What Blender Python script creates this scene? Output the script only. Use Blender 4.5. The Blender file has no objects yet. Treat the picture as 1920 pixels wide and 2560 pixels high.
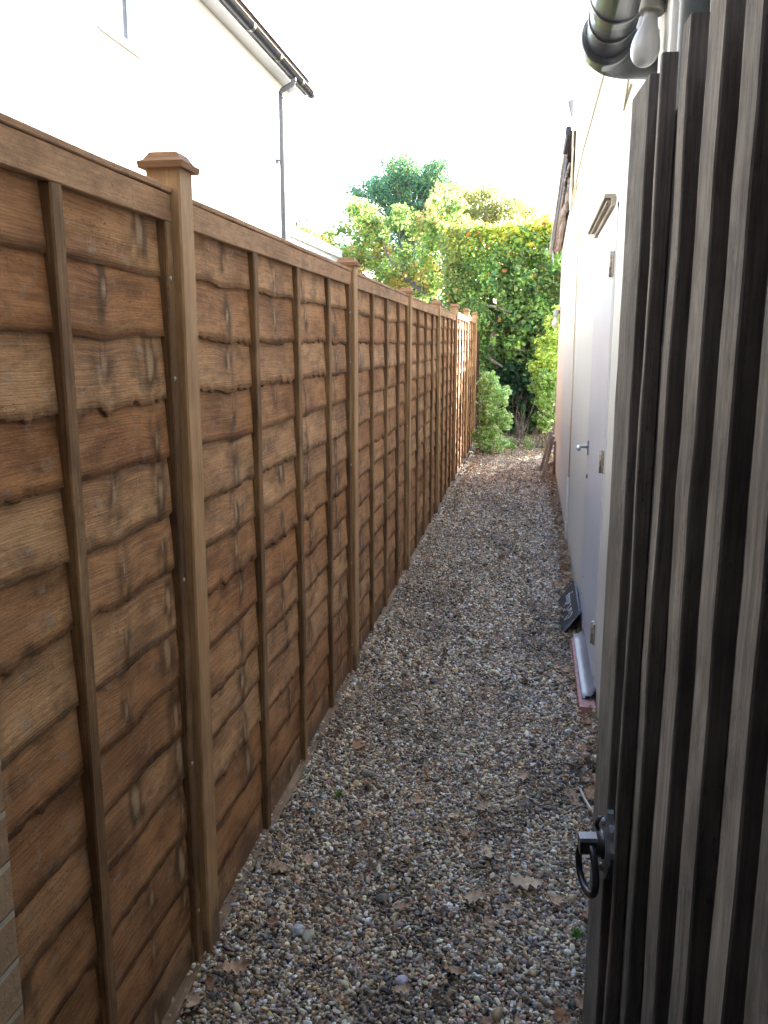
import bpy, bmesh, math, random
import numpy as np
from mathutils import Vector, Matrix
from mathutils import noise as mn

random.seed(7); rng = np.random.default_rng(7)
S = bpy.context.scene
COL = S.collection
R = math.radians

# ------------------------------------------------------------------ camera
YAW, PITCH, ROLL, CAMH, FPX = 0.16916, 0.19359, 0.00223, 1.5224, 2130.8
cf = Vector((-math.sin(YAW)*math.cos(PITCH), math.cos(YAW)*math.cos(PITCH), -math.sin(PITCH)))
cr = Vector((math.cos(YAW), math.sin(YAW), 0)); cu = cr.cross(cf)
r2 = cr*math.cos(ROLL)+cu*math.sin(ROLL); u2 = -cr*math.sin(ROLL)+cu*math.cos(ROLL)
cam = bpy.data.objects.new('camera', bpy.data.cameras.new('camera')); COL.objects.link(cam)
cam.matrix_world = Matrix(((r2.x, u2.x, -cf.x, 0), (r2.y, u2.y, -cf.y, 0), (r2.z, u2.z, -cf.z, CAMH), (0, 0, 0, 1)))
cam.data.sensor_fit = 'VERTICAL'; cam.data.sensor_height = 36; cam.data.sensor_width = 27
cam.data.lens = FPX/2560*36; cam.data.clip_start = 0.02; cam.data.clip_end = 500
S.camera = cam

def px(x, y, Y):
    """point at depth Y seen at photograph pixel (x, y); used only to place far branches"""
    d = r2*(x-960)-u2*(y-1280)+cf*FPX
    return Vector((0, 0, CAMH))+d*(Y/d.y)

# ------------------------------------------------------------------ light
SUN = Vector((1.0, 1.5, 0.68)).normalized()
W = bpy.data.worlds.new('World'); S.world = W; W.use_nodes = True
nt = W.node_tree; bg = nt.nodes['Background']
sky = nt.nodes.new('ShaderNodeTexSky'); sky.sky_type = 'NISHITA'; sky.sun_disc = False
sky.sun_elevation = math.asin(SUN.z); sky.sun_rotation = math.atan2(SUN.x, SUN.y)
sky.air_density = 1.0; sky.dust_density = 1.6; sky.ozone_density = 1.0
nt.links.new(sky.outputs[0], bg.inputs[0]); bg.inputs[1].default_value = 0.15
sl = bpy.data.lights.new('sun', 'SUN'); sl.energy = 5.0; sl.angle = R(0.5); sl.color = (1, .94, .84)
so = bpy.data.objects.new('sun', sl); COL.objects.link(so)
so.rotation_euler = SUN.to_track_quat('Z', 'Y').to_euler(); so.location = (4, 6, 8)
S.view_settings.view_transform = 'Standard'; S.view_settings.look = 'None'
S.view_settings.exposure = 3.1; S.view_settings.gamma = 1
try:
    S.view_settings.use_white_balance = True
    S.view_settings.white_balance_temperature = 6350
    S.view_settings.white_balance_tint = 9
except Exception: pass

# ------------------------------------------------------------------ helpers
def link(name, me, mat=None, parent=None):
    o = bpy.data.objects.new(name, me); COL.objects.link(o)
    if mat is not None:
        for m in (mat if isinstance(mat, (list, tuple)) else [mat]): me.materials.append(m)
    if parent is not None: o.parent = parent
    return o
def tag(o, label=None, cat=None, group=None, kind=None):
    if label: o['label'] = label
    if cat: o['category'] = cat
    if group: o['group'] = group
    if kind: o['kind'] = kind
    return o
def empty(name, loc, label, cat, group=None, rz=0):
    o = bpy.data.objects.new(name, None); COL.objects.link(o); o.location = loc; o.rotation_euler = (0, 0, rz)
    o.empty_display_size = .1
    return tag(o, label, cat, group)

class MB:
    """mesh builder with uv (u along the grain in metres, v across)"""
    def __init__(s): s.v = []; s.f = []; s.uv = []; s.mi = []; s.sm = []
    def face(s, idx, uv=None, mi=0, smooth=False):
        s.f.append(idx); s.uv.append(uv or [(0, 0)]*len(idx)); s.mi.append(mi); s.sm.append(smooth)
    def quad(s, pts, uv=None, mi=0):
        b = len(s.v); s.v += [tuple(p) for p in pts]; s.face(list(range(b, b+len(pts))), uv, mi)
    def box(s, a, b, mi=0, grain=1):
        x0, y0, z0 = [min(a[i], b[i]) for i in range(3)]; x1, y1, z1 = [max(a[i], b[i]) for i in range(3)]
        P = [(x0,y0,z0),(x1,y0,z0),(x1,y1,z0),(x0,y1,z0),(x0,y0,z1),(x1,y0,z1),(x1,y1,z1),(x0,y1,z1)]
        k = random.random()*50; bb = len(s.v); s.v += P
        for q in ((0,3,2,1),(4,5,6,7),(0,1,5,4),(1,2,6,5),(2,3,7,6),(3,0,4,7)):
            uv = []
            for i in q:
                p = P[i]; o = [p[j] for j in range(3) if j != grain]
                uv.append((p[grain]+k, o[0]+o[1]+k))
            s.face([bb+i for i in q], uv, mi)
    def beam(s, A, B, w, d, ch=.003, n=1, jit=0, up=(0, 0, 1), mi=0, top_cut=0):
        """chamfered bar from A to B; w along side axis, d along the axis nearest 'up'"""
        A = Vector(A); B = Vector(B); t = (B-A); L = t.length; t.normalize()
        up = Vector(up); sd = t.cross(up).normalized(); up = sd.cross(t).normalized()
        hw, hd = w/2, d/2
        c = [(-hw+ch,-hd),(hw-ch,-hd),(hw,-hd+ch),(hw,hd-ch),(hw-ch,hd),(-hw+ch,hd),(-hw,hd-ch),(-hw,-hd+ch)]
        per = [0]
        for i in range(8): per.append(per[-1]+math.dist(c[i], c[(i+1) % 8]))
        k = random.random()*60; k2 = random.random()*60; base = len(s.v)
        for i in range(n+1):
            tt = i/n
            jx = jit*(mn.noise(Vector((tt*L*3+k, 1, 0)))); jy = jit*(mn.noise(Vector((tt*L*3+k, 9, 0))))
            for (a, b) in c:
                e = top_cut*(a/hw) if i == n else 0
                s.v.append(tuple(A+t*(L*tt+e)+sd*(a+jx)+up*(b+jy)))
        for i in range(n):
            for j in range(8):
                a = base+i*8+j; b = base+i*8+(j+1) % 8
                u0, u1 = k+L*i/n, k+L*(i+1)/n
                s.face([a, b, b+8, a+8], [(u0,k2+per[j]),(u0,k2+per[j+1]),(u1,k2+per[j+1]),(u1,k2+per[j])], mi)
        s.face([base+j for j in range(7, -1, -1)], [(k+c[j][0]*.2, k2+c[j][1]) for j in range(7, -1, -1)], mi)
        e = base+n*8; s.face([e+j for j in range(8)], [(k+c[j][0]*.2, k2+c[j][1]) for j in range(8)], mi)
    def tube(s, pts, r, seg=10, mi=0, caps=True):
        pts = [Vector(p) for p in pts]; n = len(pts); rr = r if isinstance(r, (list, tuple)) else [r]*n
        base = len(s.v); prev = None
        for i, p in enumerate(pts):
            t = (pts[min(i+1, n-1)]-pts[max(i-1, 0)]).normalized()
            if prev is None:
                a = t.cross(Vector((0, 0, 1)) if abs(t.z) < .9 else Vector((1, 0, 0))).normalized()
            else: a = (prev-t*prev.dot(t)).normalized()
            prev = a; b = t.cross(a)
            for j in range(seg):
                th = 2*math.pi*j/seg; s.v.append(tuple(p+(a*math.cos(th)+b*math.sin(th))*rr[i]))
        L = 0
        for i in range(n-1):
            L2 = L+(pts[i+1]-pts[i]).length
            for j in range(seg):
                a = base+i*seg+j; b = base+i*seg+(j+1) % seg
                s.face([a, b, b+seg, a+seg], [(L, j*.02),(L, j*.02+.02),(L2, j*.02+.02),(L2, j*.02)], mi, True)
            L = L2
        if caps:
            s.face([base+j for j in range(seg-1, -1, -1)], None, mi); e = base+(n-1)*seg; s.face([e+j for j in range(seg)], None, mi)
    def lathe(s, prof, origin, axis=(0, 0, 1), seg=24, mi=0):
        """prof: list of (radius, height)"""
        ax = Vector(axis).normalized(); a = ax.cross(Vector((0, 0, 1)) if abs(ax.z) < .9 else Vector((1, 0, 0))).normalized(); b = ax.cross(a)
        O = Vector(origin); base = len(s.v)
        for (r, h) in prof:
            for j in range(seg):
                th = 2*math.pi*j/seg; s.v.append(tuple(O+ax*h+(a*math.cos(th)+b*math.sin(th))*r))
        for i in range(len(prof)-1):
            for j in range(seg):
                p = base+i*seg+j; q = base+i*seg+(j+1) % seg; s.face([p, q, q+seg, p+seg], None, mi, True)
        s.face([base+j for j in range(seg-1, -1, -1)], None, mi); e = base+(len(prof)-1)*seg; s.face([e+j for j in range(seg)], None, mi)
    def build(s, name, mat, parent=None):
        me = bpy.data.meshes.new(name); me.from_pydata(s.v, [], s.f)
        uv = me.uv_layers.new(name='UVMap'); flat = [c for f in s.uv for p in f for c in p]
        uv.data.foreach_set('uv', flat)
        me.polygons.foreach_set('material_index', s.mi); me.polygons.foreach_set('use_smooth', s.sm)
        me.validate(); me.update()
        return link(name, me, mat, parent)

# ------------------------------------------------------------------ materials
def newmat(name):
    m = bpy.data.materials.new(name); m.use_nodes = True; nt = m.node_tree
    return m, nt, nt.nodes['Principled BSDF'], nt.nodes, nt.links
def rgb(c): return (c[0], c[1], c[2], 1)
def ramp(N, L, fac, stops):
    r = N.new('ShaderNodeValToRGB'); L.new(fac, r.inputs[0]); e = r.color_ramp.elements
    e[0].position, e[0].color = stops[0][0], rgb(stops[0][1]); e[1].position, e[1].color = stops[-1][0], rgb(stops[-1][1])
    for p, c in stops[1:-1]: x = e.new(p); x.color = rgb(c)
    return r.outputs[0]
def mixc(N, L, fac, a, b, mode='MIX'):
    m = N.new('ShaderNodeMix'); m.data_type = 'RGBA'; m.blend_type = mode
    for sck, v in ((m.inputs[0], fac), (m.inputs[6], a), (m.inputs[7], b)):
        if isinstance(v, (int, float)): sck.default_value = v
        elif isinstance(v, (tuple, list)): sck.default_value = rgb(v)
        else: L.new(v, sck)
    return m.outputs[2]
def math_(N, L, op, a, b=None, c=None, clamp=False):
    m = N.new('ShaderNodeMath'); m.operation = op; m.use_clamp = clamp
    for i, v in enumerate((a, b, c)):
        if v is None: continue
        if isinstance(v, (int, float)): m.inputs[i].default_value = v
        else: L.new(v, m.inputs[i])
    return m.outputs[0]
def nz(N, L, vec, scale, detail=3, rough=.55, sv=(1, 1, 1), off=(0, 0, 0)):
    mp = N.new('ShaderNodeMapping'); mp.inputs['Scale'].default_value = sv; mp.inputs['Location'].default_value = off
    L.new(vec, mp.inputs[0]); n = N.new('ShaderNodeTexNoise'); n.inputs['Scale'].default_value = scale
    n.inputs['Detail'].default_value = detail; n.inputs['Roughness'].default_value = rough; L.new(mp.outputs[0], n.inputs[0])
    return n.outputs[0]
def bump(N, L, bs, h, strength=.3, dist=.01):
    b = N.new('ShaderNodeBump'); b.inputs['Strength'].default_value = strength; b.inputs['Distance'].default_value = dist
    L.new(h, b.inputs['Height']); L.new(b.outputs[0], bs.inputs['Normal'])

def wood(name, light, mid, dark, speck=.5, rings=1.0, attr=False, knot=(.46, .33, .20), rough=.75, bs_=.35, fine=1.0, spec=.3, lichen=0, dirt=False, algae=0):
    m, nt, B, N, L = newmat(name)
    uvn = N.new('ShaderNodeUVMap'); uvn.uv_map = 'UVMap'; uv = uvn.outputs[0]
    g1 = nz(N, L, uv, 1, 4, .6, (5, 140*fine, 1))
    g2 = nz(N, L, uv, 1, 3, .6, (1.2, 14, 1), (7, 3, 0))
    broad = nz(N, L, uv, 2.6, 3, .6, (1, 2.2, 1), (3, 9, 0))
    sep = N.new('ShaderNodeSeparateXYZ'); L.new(uv, sep.inputs[0])
    warp = math_(N, L, 'MULTIPLY', nz(N, L, uv, 1, 2, .5, (1.1, 5, 1), (1, 5, 0)), 20)
    ring = math_(N, L, 'SINE', math_(N, L, 'ADD', math_(N, L, 'MULTIPLY', sep.outputs[1], 1150*fine), math_(N, L, 'MULTIPLY', warp, 1.7)))
    ring = math_(N, L, 'POWER', math_(N, L, 'MULTIPLY_ADD', ring, .5, .5), 2.5)
    rp_ = ramp(N, L, nz(N, L, uv, 1, 3, .6, (3.2, 22, 1), (13, 40, 0)), [(.40, (.12,.12,.12)), (.62, (1,1,1))])
    rmask = math_(N, L, 'MULTIPLY', math_(N, L, 'MULTIPLY', ring, rp_), math_(N, L, 'MULTIPLY', g2, rings*1.7), None, True)
    g3 = nz(N, L, uv, 1, 4, .75, (14, 420, 1), (4, 8, 0))
    t = math_(N, L, 'ADD', math_(N, L, 'MULTIPLY', broad, .75), math_(N, L, 'MULTIPLY', g1, .45))
    col = ramp(N, L, t, [(.40, dark), (.58, mid), (.78, light)])
    col = mixc(N, L, math_(N, L, 'MULTIPLY', rmask, .55), col, tuple(c*.34 for c in mid))
    sp = nz(N, L, uv, 1, 3, .7, (75, 190, 1), (2, 2, 0)); patch = nz(N, L, uv, 1, 3, .6, (5, 12, 1), (31, 11, 0))
    col = mixc(N, L, math_(N, L, 'MULTIPLY', ramp(N, L, g3, [(.48, (0,0,0)), (.62, (1,1,1))]), .42), col, tuple(c*.38 for c in mid))
    blot = ramp(N, L, nz(N, L, uv, 1, 5, .72, (7, 16, 1), (55, 21, 0)), [(.46, (0,0,0)), (.66, (1,1,1))])
    col = mixc(N, L, math_(N, L, 'MULTIPLY', blot, speck*.8), col, tuple(c*.36 for c in mid))
    spm = math_(N, L, 'MULTIPLY', ramp(N, L, sp, [(.56, (0,0,0)), (.66, (1,1,1))]), ramp(N, L, patch, [(.45, (0,0,0)), (.65, (1,1,1))]))
    col = mixc(N, L, math_(N, L, 'MULTIPLY', spm, speck), col, tuple(c*.28 for c in mid))
    if lichen:
        li = ramp(N, L, nz(N, L, uv, 1, 4, .7, (22, 26, 1), (5, 70, 0)), [(.575, (0,0,0)), (.66, (1,1,1))])
        col = mixc(N, L, math_(N, L, 'MULTIPLY', li, lichen), col, (.38, .33, .28))
    if algae:
        ga = N.new('ShaderNodeNewGeometry'); sa = N.new('ShaderNodeSeparateXYZ'); L.new(ga.outputs['Position'], sa.inputs[0])
        am = math_(N, L, 'SUBTRACT', math_(N, L, 'MULTIPLY_ADD', nz(N, L, ga.outputs['Position'], 5, 4, .7), 1.6, .55), sa.outputs[2], None, True)
        col = mixc(N, L, math_(N, L, 'MULTIPLY', am, algae), col, (.055, .070, .052))
    if attr or dirt:   # mud splashed up from the gravel, ragged upper limit
        tc = N.new('ShaderNodeTexCoord'); ge = N.new('ShaderNodeNewGeometry'); sz_ = N.new('ShaderNodeSeparateXYZ'); L.new(ge.outputs['Position'], sz_.inputs[0])
        lim = math_(N, L, 'MULTIPLY_ADD', nz(N, L, ge.outputs['Position'], 9, 4, .7), .34, -.04)
        dm = math_(N, L, 'MULTIPLY', math_(N, L, 'SUBTRACT', lim, sz_.outputs[2]), 14, None, True)
        col = mixc(N, L, math_(N, L, 'MULTIPLY', dm, .62), col, (.085, .062, .046))
    h = math_(N, L, 'ADD', math_(N, L, 'MULTIPLY', g1, .6), math_(N, L, 'ADD', math_(N, L, 'MULTIPLY', g3, .5), math_(N, L, 'MULTIPLY', sp, .45)))
    if attr:
        at = N.new('ShaderNodeAttribute'); at.attribute_name = 'wd'; sc = N.new('ShaderNodeSeparateColor'); L.new(at.outputs[0], sc.inputs[0])
        hs = N.new('ShaderNodeHueSaturation'); L.new(col, hs.inputs['Color'])
        L.new(math_(N, L, 'MULTIPLY_ADD', sc.outputs[2], .22, .83), hs.inputs['Value'])
        L.new(math_(N, L, 'MULTIPLY_ADD', sc.outputs[2], -.12, 1.08), hs.inputs['Saturation'])
        L.new(math_(N, L, 'MULTIPLY_ADD', sc.outputs[2], .009, .494), hs.inputs['Hue'])
        col = mixc(N, L, math_(N, L, 'MULTIPLY', sc.outputs[1], .88), hs.outputs[0], tuple(c*.16 for c in mid))
        col = mixc(N, L, math_(N, L, 'MULTIPLY', sc.outputs[0], .9), col, knot)
    L.new(col, B.inputs['Base Color']); B.inputs['Roughness'].default_value = rough; B.inputs['Specular IOR Level'].default_value = spec
    bump(N, L, B, h, bs_, .004)
    return m

def plain(name, c, rough=.5, metal=0, spec=.5, var=.12, scale=20, bmp=0, bsc=60, coord='Object'):
    m, nt, B, N, L = newmat(name); tc = N.new('ShaderNodeTexCoord'); o = tc.outputs[coord]
    n = nz(N, L, o, scale, 4, .6)
    L.new(ramp(N, L, n, [(.3, tuple(x*(1-var) for x in c)), (.7, tuple(min(1, x*(1+var)) for x in c))]), B.inputs['Base Color'])
    B.inputs['Roughness'].default_value = rough; B.inputs['Metallic'].default_value = metal; B.inputs['Specular IOR Level'].default_value = spec
    if bmp: bump(N, L, B, nz(N, L, o, bsc, 4, .6), bmp, .003)
    return m

M_board = wood('stained_larch_board', (.68, .40, .195), (.49, .255, .118), (.16, .072, .035), 1.0, .95, True, lichen=.5, bs_=.8)
M_board2 = wood('dirty_bottom_rail', (.38, .27, .18), (.26, .17, .11), (.13, .08, .055), .9, .6, lichen=.5)
M_rail = wood('stained_rail', (.60, .37, .21), (.45, .255, .135), (.21, .105, .055), .9, .6)
M_batten = wood('stained_batten', (.40, .25, .12), (.22, .120, .056), (.075, .038, .020), .7, .5)
M_post = wood('planed_post', (.58, .37, .19), (.45, .265, .13), (.27, .145, .07), .3, .35, rough=.6, bs_=.12, fine=.6, dirt=True)
M_cap = wood('post_cap_wood', (.50, .29, .15), (.34, .18, .09), (.17, .08, .045), .5, .6)
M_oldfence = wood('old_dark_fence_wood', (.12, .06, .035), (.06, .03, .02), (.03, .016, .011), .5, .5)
M_gateshade = wood('gate_board_shade_tone', (.28, .25, .245), (.18, .16, .155), (.085, .078, .076), .6, .6, algae=.45, rough=.85, spec=.15)  # shade on the sides facing the gateway is put into this darker wood colour
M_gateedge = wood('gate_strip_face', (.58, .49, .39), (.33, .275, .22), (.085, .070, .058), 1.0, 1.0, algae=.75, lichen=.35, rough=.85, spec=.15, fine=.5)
M_gatestile = wood('gate_stile', (.42, .37, .31), (.29, .25, .205), (.14, .12, .10), 1.0, .5, algae=.5, rough=.85, spec=.15)
M_plank = wood('grey_weathered_plank', (.34, .27, .21), (.22, .165, .125), (.12, .085, .065), .5, .7)
M_bark = plain('bark', (.22, .18, .15), .9, var=.5, scale=12, bmp=.8, bsc=30)
M_barkgrey = plain('grey_bark', (.13, .125, .13), .9, var=.3, scale=9, bmp=.6, bsc=30)
M_screw = plain('galvanised_screw', (.55, .55, .53), .4, .8)
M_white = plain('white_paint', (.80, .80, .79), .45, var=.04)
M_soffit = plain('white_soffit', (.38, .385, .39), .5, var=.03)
M_gutter = plain('black_plastic', (.022, .024, .030), .28, spec=.6, var=.3, scale=8)
M_pipegrey = plain('dark_grey_plastic', (.085, .09, .105), .35, spec=.6)
M_soil = plain('black_soil_pipe', (.050, .056, .068), .22, spec=.7, var=.35, scale=14)
M_steel = plain('brushed_steel', (.55, .55, .56), .32, 1.0, var=.1)
M_rust = plain('rusted_hinge', (.42, .36, .30), .5, .5, var=.5, scale=90)
M_iron = plain('dark_iron_latch', (.085, .082, .088), .33, .7, var=.3, scale=40, bmp=.15)
M_galv = plain('zinc_plate', (.24, .25, .27), .45, .6, var=.4, scale=50, bmp=.3)
M_bulb = plain('opal_glass', (.56, .57, .60), .25, spec=.6, var=.03)
M_holder = plain('grey_lamp_holder', (.34, .34, .31), .5, var=.12)
M_conduit = plain('white_plastic_pipe', (.74, .75, .76), .28, spec=.6, var=.05)
M_bluepipe = plain('pale_overflow_pipe', (.62, .68, .78), .3, spec=.6, var=.1)
M_greypipe = plain('dark_grey_downpipe', (.085, .10, .11), .4, var=.25)
M_red = plain('red_painted_timber', (.40, .19, .17), .55, var=.3, scale=30, bmp=.2)
M_halfpipe = plain('pale_grey_plastic', (.24, .245, .28), .35, spec=.6, var=.18, scale=9)
M_chalk = plain('white_lettering', (.75, .76, .78), .6, var=.02)
M_slate = plain('slate', (.030, .032, .038), .5, var=.5, scale=25, bmp=.4)
M_slateedge = plain('chipped_slate_edge', (.20, .24, .30), .6, var=.5, scale=60, bmp=.5)
M_roof = plain('roof_tiles', (.16, .10, .075), .85, var=.4, scale=6, bmp=.5)
M_glass = plain('window_glass', (.09, .11, .14), .08, spec=.8, var=.1)
M_door = plain('door_paint', (.66, .69, .76), .33, var=.04, scale=3)
M_felt = plain('rough_eaves_timber', (.30, .25, .215), .9, var=.6, scale=40, bmp=.8)

def render_wall(name, c, stain):
    m, nt, B, N, L = newmat(name); tc = N.new('ShaderNodeTexCoord'); o = tc.outputs['Object']
    n1 = nz(N, L, o, 1, 4, .6, (1, 3, .5)); n2 = nz(N, L, o, 1, 4, .65, (1, 26, 1.4)); n3 = nz(N, L, o, 55, 4, .6)
    col = ramp(N, L, n1, [(.3, tuple(x*.93 for x in c)), (.7, c)])
    col = mixc(N, L, math_(N, L, 'MULTIPLY', ramp(N, L, n2, [(.52, (0,0,0)), (.75, (1,1,1))]), .35), col, stain)
    sw = N.new('ShaderNodeSeparateXYZ'); ge = N.new('ShaderNodeNewGeometry'); L.new(ge.outputs['Position'], sw.inputs[0])
    dm = math_(N, L, 'MULTIPLY', math_(N, L, 'SUBTRACT', math_(N, L, 'MULTIPLY_ADD', nz(N, L, ge.outputs['Position'], 14, 5, .75), .42, -.10), sw.outputs[2]), 10, None, True)
    col = mixc(N, L, math_(N, L, 'MULTIPLY', dm, .55), col, (.20, .16, .12))
    L.new(col, B.inputs['Base Color']); B.inputs['Roughness'].default_value = .62; B.inputs['Specular IOR Level'].default_value = .35
    bump(N, L, B, math_(N, L, 'ADD', n3, math_(N, L, 'MULTIPLY', n1, 2)), .25, .004)
    return m
M_cream = render_wall('cream_painted_render', (.74, .725, .66), (.62, .585, .49))
M_house = plain('white_render', (.48, .49, .51), .7, var=.03, bmp=.1)

def brickmat():
    m, nt, B, N, L = newmat('yellow_stock_brick'); tc = N.new('ShaderNodeTexCoord')
    mp = N.new('ShaderNodeMapping'); mp.inputs['Rotation'].default_value = (R(90), 0, R(90)); L.new(tc.outputs['Object'], mp.inputs[0])
    sep = N.new('ShaderNodeSeparateXYZ'); L.new(tc.outputs['Object'], sep.inputs[0])
    cb = N.new('ShaderNodeCombineXYZ'); L.new(math_(N, L, 'ADD', sep.outputs[0], sep.outputs[1]), cb.inputs[0]); L.new(sep.outputs[2], cb.inputs[1])
    b = N.new('ShaderNodeTexBrick'); L.new(cb.outputs[0], b.inputs[0]); b.inputs['Scale'].default_value = 1
    b.inputs['Brick Width'].default_value = .225; b.inputs['Row Height'].default_value = .075; b.inputs['Mortar Size'].default_value = .006; b.inputs['Mortar Smooth'].default_value = .4
    b.inputs['Color1'].default_value = (.50, .36, .22, 1); b.inputs['Color2'].default_value = (.42, .25, .15, 1); b.inputs['Mortar'].default_value = (.55, .52, .42, 1)
    n = nz(N, L, tc.outputs['Object'], 40, 4, .6)
    L.new(mixc(N, L, math_(N, L, 'MULTIPLY', n, .4), b.outputs[0], (.20, .15, .10)), B.inputs['Base Color']); B.inputs['Roughness'].default_value = .9
    bump(N, L, B, math_(N, L, 'ADD', math_(N, L, 'MULTIPLY', b.outputs[1], -1.2), n), .7, .006)
    return m
M_brick = brickmat()

def groundmat(name, a, b, c, sc=60):
    m, nt, B, N, L = newmat(name); tc = N.new('ShaderNodeTexCoord'); o = tc.outputs['Object']
    n = nz(N, L, o, sc, 5, .7); v = N.new('ShaderNodeTexVoronoi'); v.inputs['Scale'].default_value = 90; L.new(o, v.inputs[0])
    L.new(mixc(N, L, .35, ramp(N, L, n, [(.3, a), (.5, b), (.72, c)]), v.outputs['Color'], 'MULTIPLY'), B.inputs['Base Color'])
    B.inputs['Roughness'].default_value = .9; bump(N, L, B, n, .8, .01)
    return m
M_dirt = groundmat('dirt_between_stones', (.03, .024, .02), (.06, .05, .04), (.13, .10, .08))
M_ground = groundmat('garden_soil', (.03, .025, .015), (.06, .05, .03), (.10, .09, .05), 9)

def attrmat(name, attr='col', inst=False, rough=.6, trans=0, spec=.4, bsc=0, texvar=0):
    m, nt, B, N, L = newmat(name); at = N.new('ShaderNodeAttribute'); at.attribute_name = attr
    if inst: at.attribute_type = 'INSTANCER'
    c = at.outputs['Color']
    if texvar:
        tc = N.new('ShaderNodeTexCoord'); n = nz(N, L, tc.outputs['Object'], texvar, 3, .6)
        c = mixc(N, L, .55, c, ramp(N, L, n, [(.3, (.45, .45, .45)), (.7, (1.25, 1.25, 1.25))]), 'MULTIPLY')
    L.new(c, B.inputs['Base Color']); B.inputs['Roughness'].default_value = rough; B.inputs['Specular IOR Level'].default_value = spec
    if trans:
        tr = N.new('ShaderNodeBsdfTranslucent'); hs = N.new('ShaderNodeHueSaturation'); hs.inputs['Value'].default_value = 1.8; hs.inputs['Hue'].default_value = .502; hs.inputs['Saturation'].default_value = 1.0
        L.new(c, hs.inputs['Color']); L.new(hs.outputs[0], tr.inputs[0]); mx = N.new('ShaderNodeMixShader'); mx.inputs[0].default_value = trans
        L.new(B.outputs[0], mx.inputs[1]); L.new(tr.outputs[0], mx.inputs[2]); L.new(mx.outputs[0], N['Material Output'].inputs[0])
    return m
M_peb = attrmat('pebble', inst=True, rough=.5, spec=.45, texvar=90)
M_leaf = attrmat('green_leaf', rough=.5, trans=.42)
M_litter = attrmat('dry_leaf_scrap', inst=True, rough=.75, trans=.2, spec=.2)

# ------------------------------------------------------------------ ground and path
mb = MB(); mb.quad([(-120, -120, -.09), (120, -120, -.09), (120, 160, -.09), (-120, 160, -.09)])
tag(mb.build('ground', M_ground), kind='structure')
def gz(x, y):
    z = .011*mn.noise(Vector((x*2.1, y*1.5, 0)))+.006*mn.noise(Vector((x*7, y*6, 3)))
    z += .020*max(0, (x-.16)/.16)**2 if x < .4 else .04
    z += .015*max(0, (-.55-x)/.2)**2 if x > -.85 else .03
    return z-.006
def path_mesh():
    xs = np.linspace(-1.7, .62, 60); ys = np.concatenate([np.linspace(-2.5, 1, 20), np.linspace(1.05, 17, 260)])
    V = [(x, y, gz(max(-.8, min(.34, x)), y)-.008) for y in ys for x in xs]; n = len(xs)
    F = [(j*n+i, j*n+i+1, (j+1)*n+i+1, (j+1)*n+i) for j in range(len(ys)-1) for i in range(n-1)]
    me = bpy.data.meshes.new('path'); me.from_pydata(V, [], F); me.polygons.foreach_set('use_smooth', [True]*len(F)); me.update()
    return me
tag(link('path', path_mesh(), M_dirt), kind='structure')

# scatter: one object of points, geometry nodes put one stone (or scrap) on each
def scatter(name, pts, rot, scl, idx, col, coll, label, cat):
    me = bpy.data.meshes.new(name); me.vertices.add(len(pts)); me.vertices.foreach_set('co', np.asarray(pts, 'f').ravel())
    for nm, ty, arr, key in (('rot', 'FLOAT_VECTOR', rot, 'vector'), ('scl', 'FLOAT_VECTOR', scl, 'vector'), ('idx', 'INT', idx, 'value'), ('col', 'FLOAT_COLOR', col, 'color')):
        a = me.attributes.new(nm, ty, 'POINT'); a.data.foreach_set(key, np.asarray(arr, 'i' if ty == 'INT' else 'f').ravel())
    me.update(); o = link(name, me); g = bpy.data.node_groups.new(name+'_nodes', 'GeometryNodeTree')
    g.interface.new_socket('Geometry', in_out='INPUT', socket_type='NodeSocketGeometry'); g.interface.new_socket('Geometry', in_out='OUTPUT', socket_type='NodeSocketGeometry')
    N, L = g.nodes, g.links; gi = N.new('NodeGroupInput'); go = N.new('NodeGroupOutput'); ip = N.new('GeometryNodeInstanceOnPoints')
    ci = N.new('GeometryNodeCollectionInfo'); ci.inputs['Collection'].default_value = coll; ci.inputs['Separate Children'].default_value = True; ci.inputs['Reset Children'].default_value = True
    ip.inputs['Pick Instance'].default_value = True
    L.new(gi.outputs[0], ip.inputs['Points']); L.new(ci.outputs[0], ip.inputs['Instance'])
    for nm, ty, tgt in (('rot', 'FLOAT_VECTOR', 'Rotation'), ('scl', 'FLOAT_VECTOR', 'Scale'), ('idx', 'INT', 'Instance Index')):
        a = N.new('GeometryNodeInputNamedAttribute'); a.data_type = ty; a.inputs['Name'].default_value = nm; L.new(a.outputs[0], ip.inputs[tgt])
    L.new(ip.outputs[0], go.inputs[0]); md = o.modifiers.new('scatter', 'NODES'); md.node_group = g
    return tag(o, label, cat, kind='stuff')

pcol = bpy.data.collections.new('pebble_shapes')
for k in range(7):
    bm = bmesh.new(); bmesh.ops.create_icosphere(bm, subdivisions=2 if k < 6 else 1, radius=.5)
    for v in bm.verts:
        v.co *= 1+.42*mn.noise(v.co*1.6+Vector((k*9, 0, 0)))+.12*mn.noise(v.co*4+Vector((k*5, 3, 0)))
        if k >= 3:
            v.co.x = max(-.33-.04*(k % 3), min(.36, v.co.x)); v.co.y = max(-.34, min(.30+.05*(k % 2), v.co.y))
        v.co.z *= .62
    for f in bm.faces: f.smooth = k < 4
    me = bpy.data.meshes.new('pebble'); bm.to_mesh(me); bm.free(); me.materials.append(M_peb)
    pcol.objects.link(bpy.data.objects.new('pebble', me))

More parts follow.
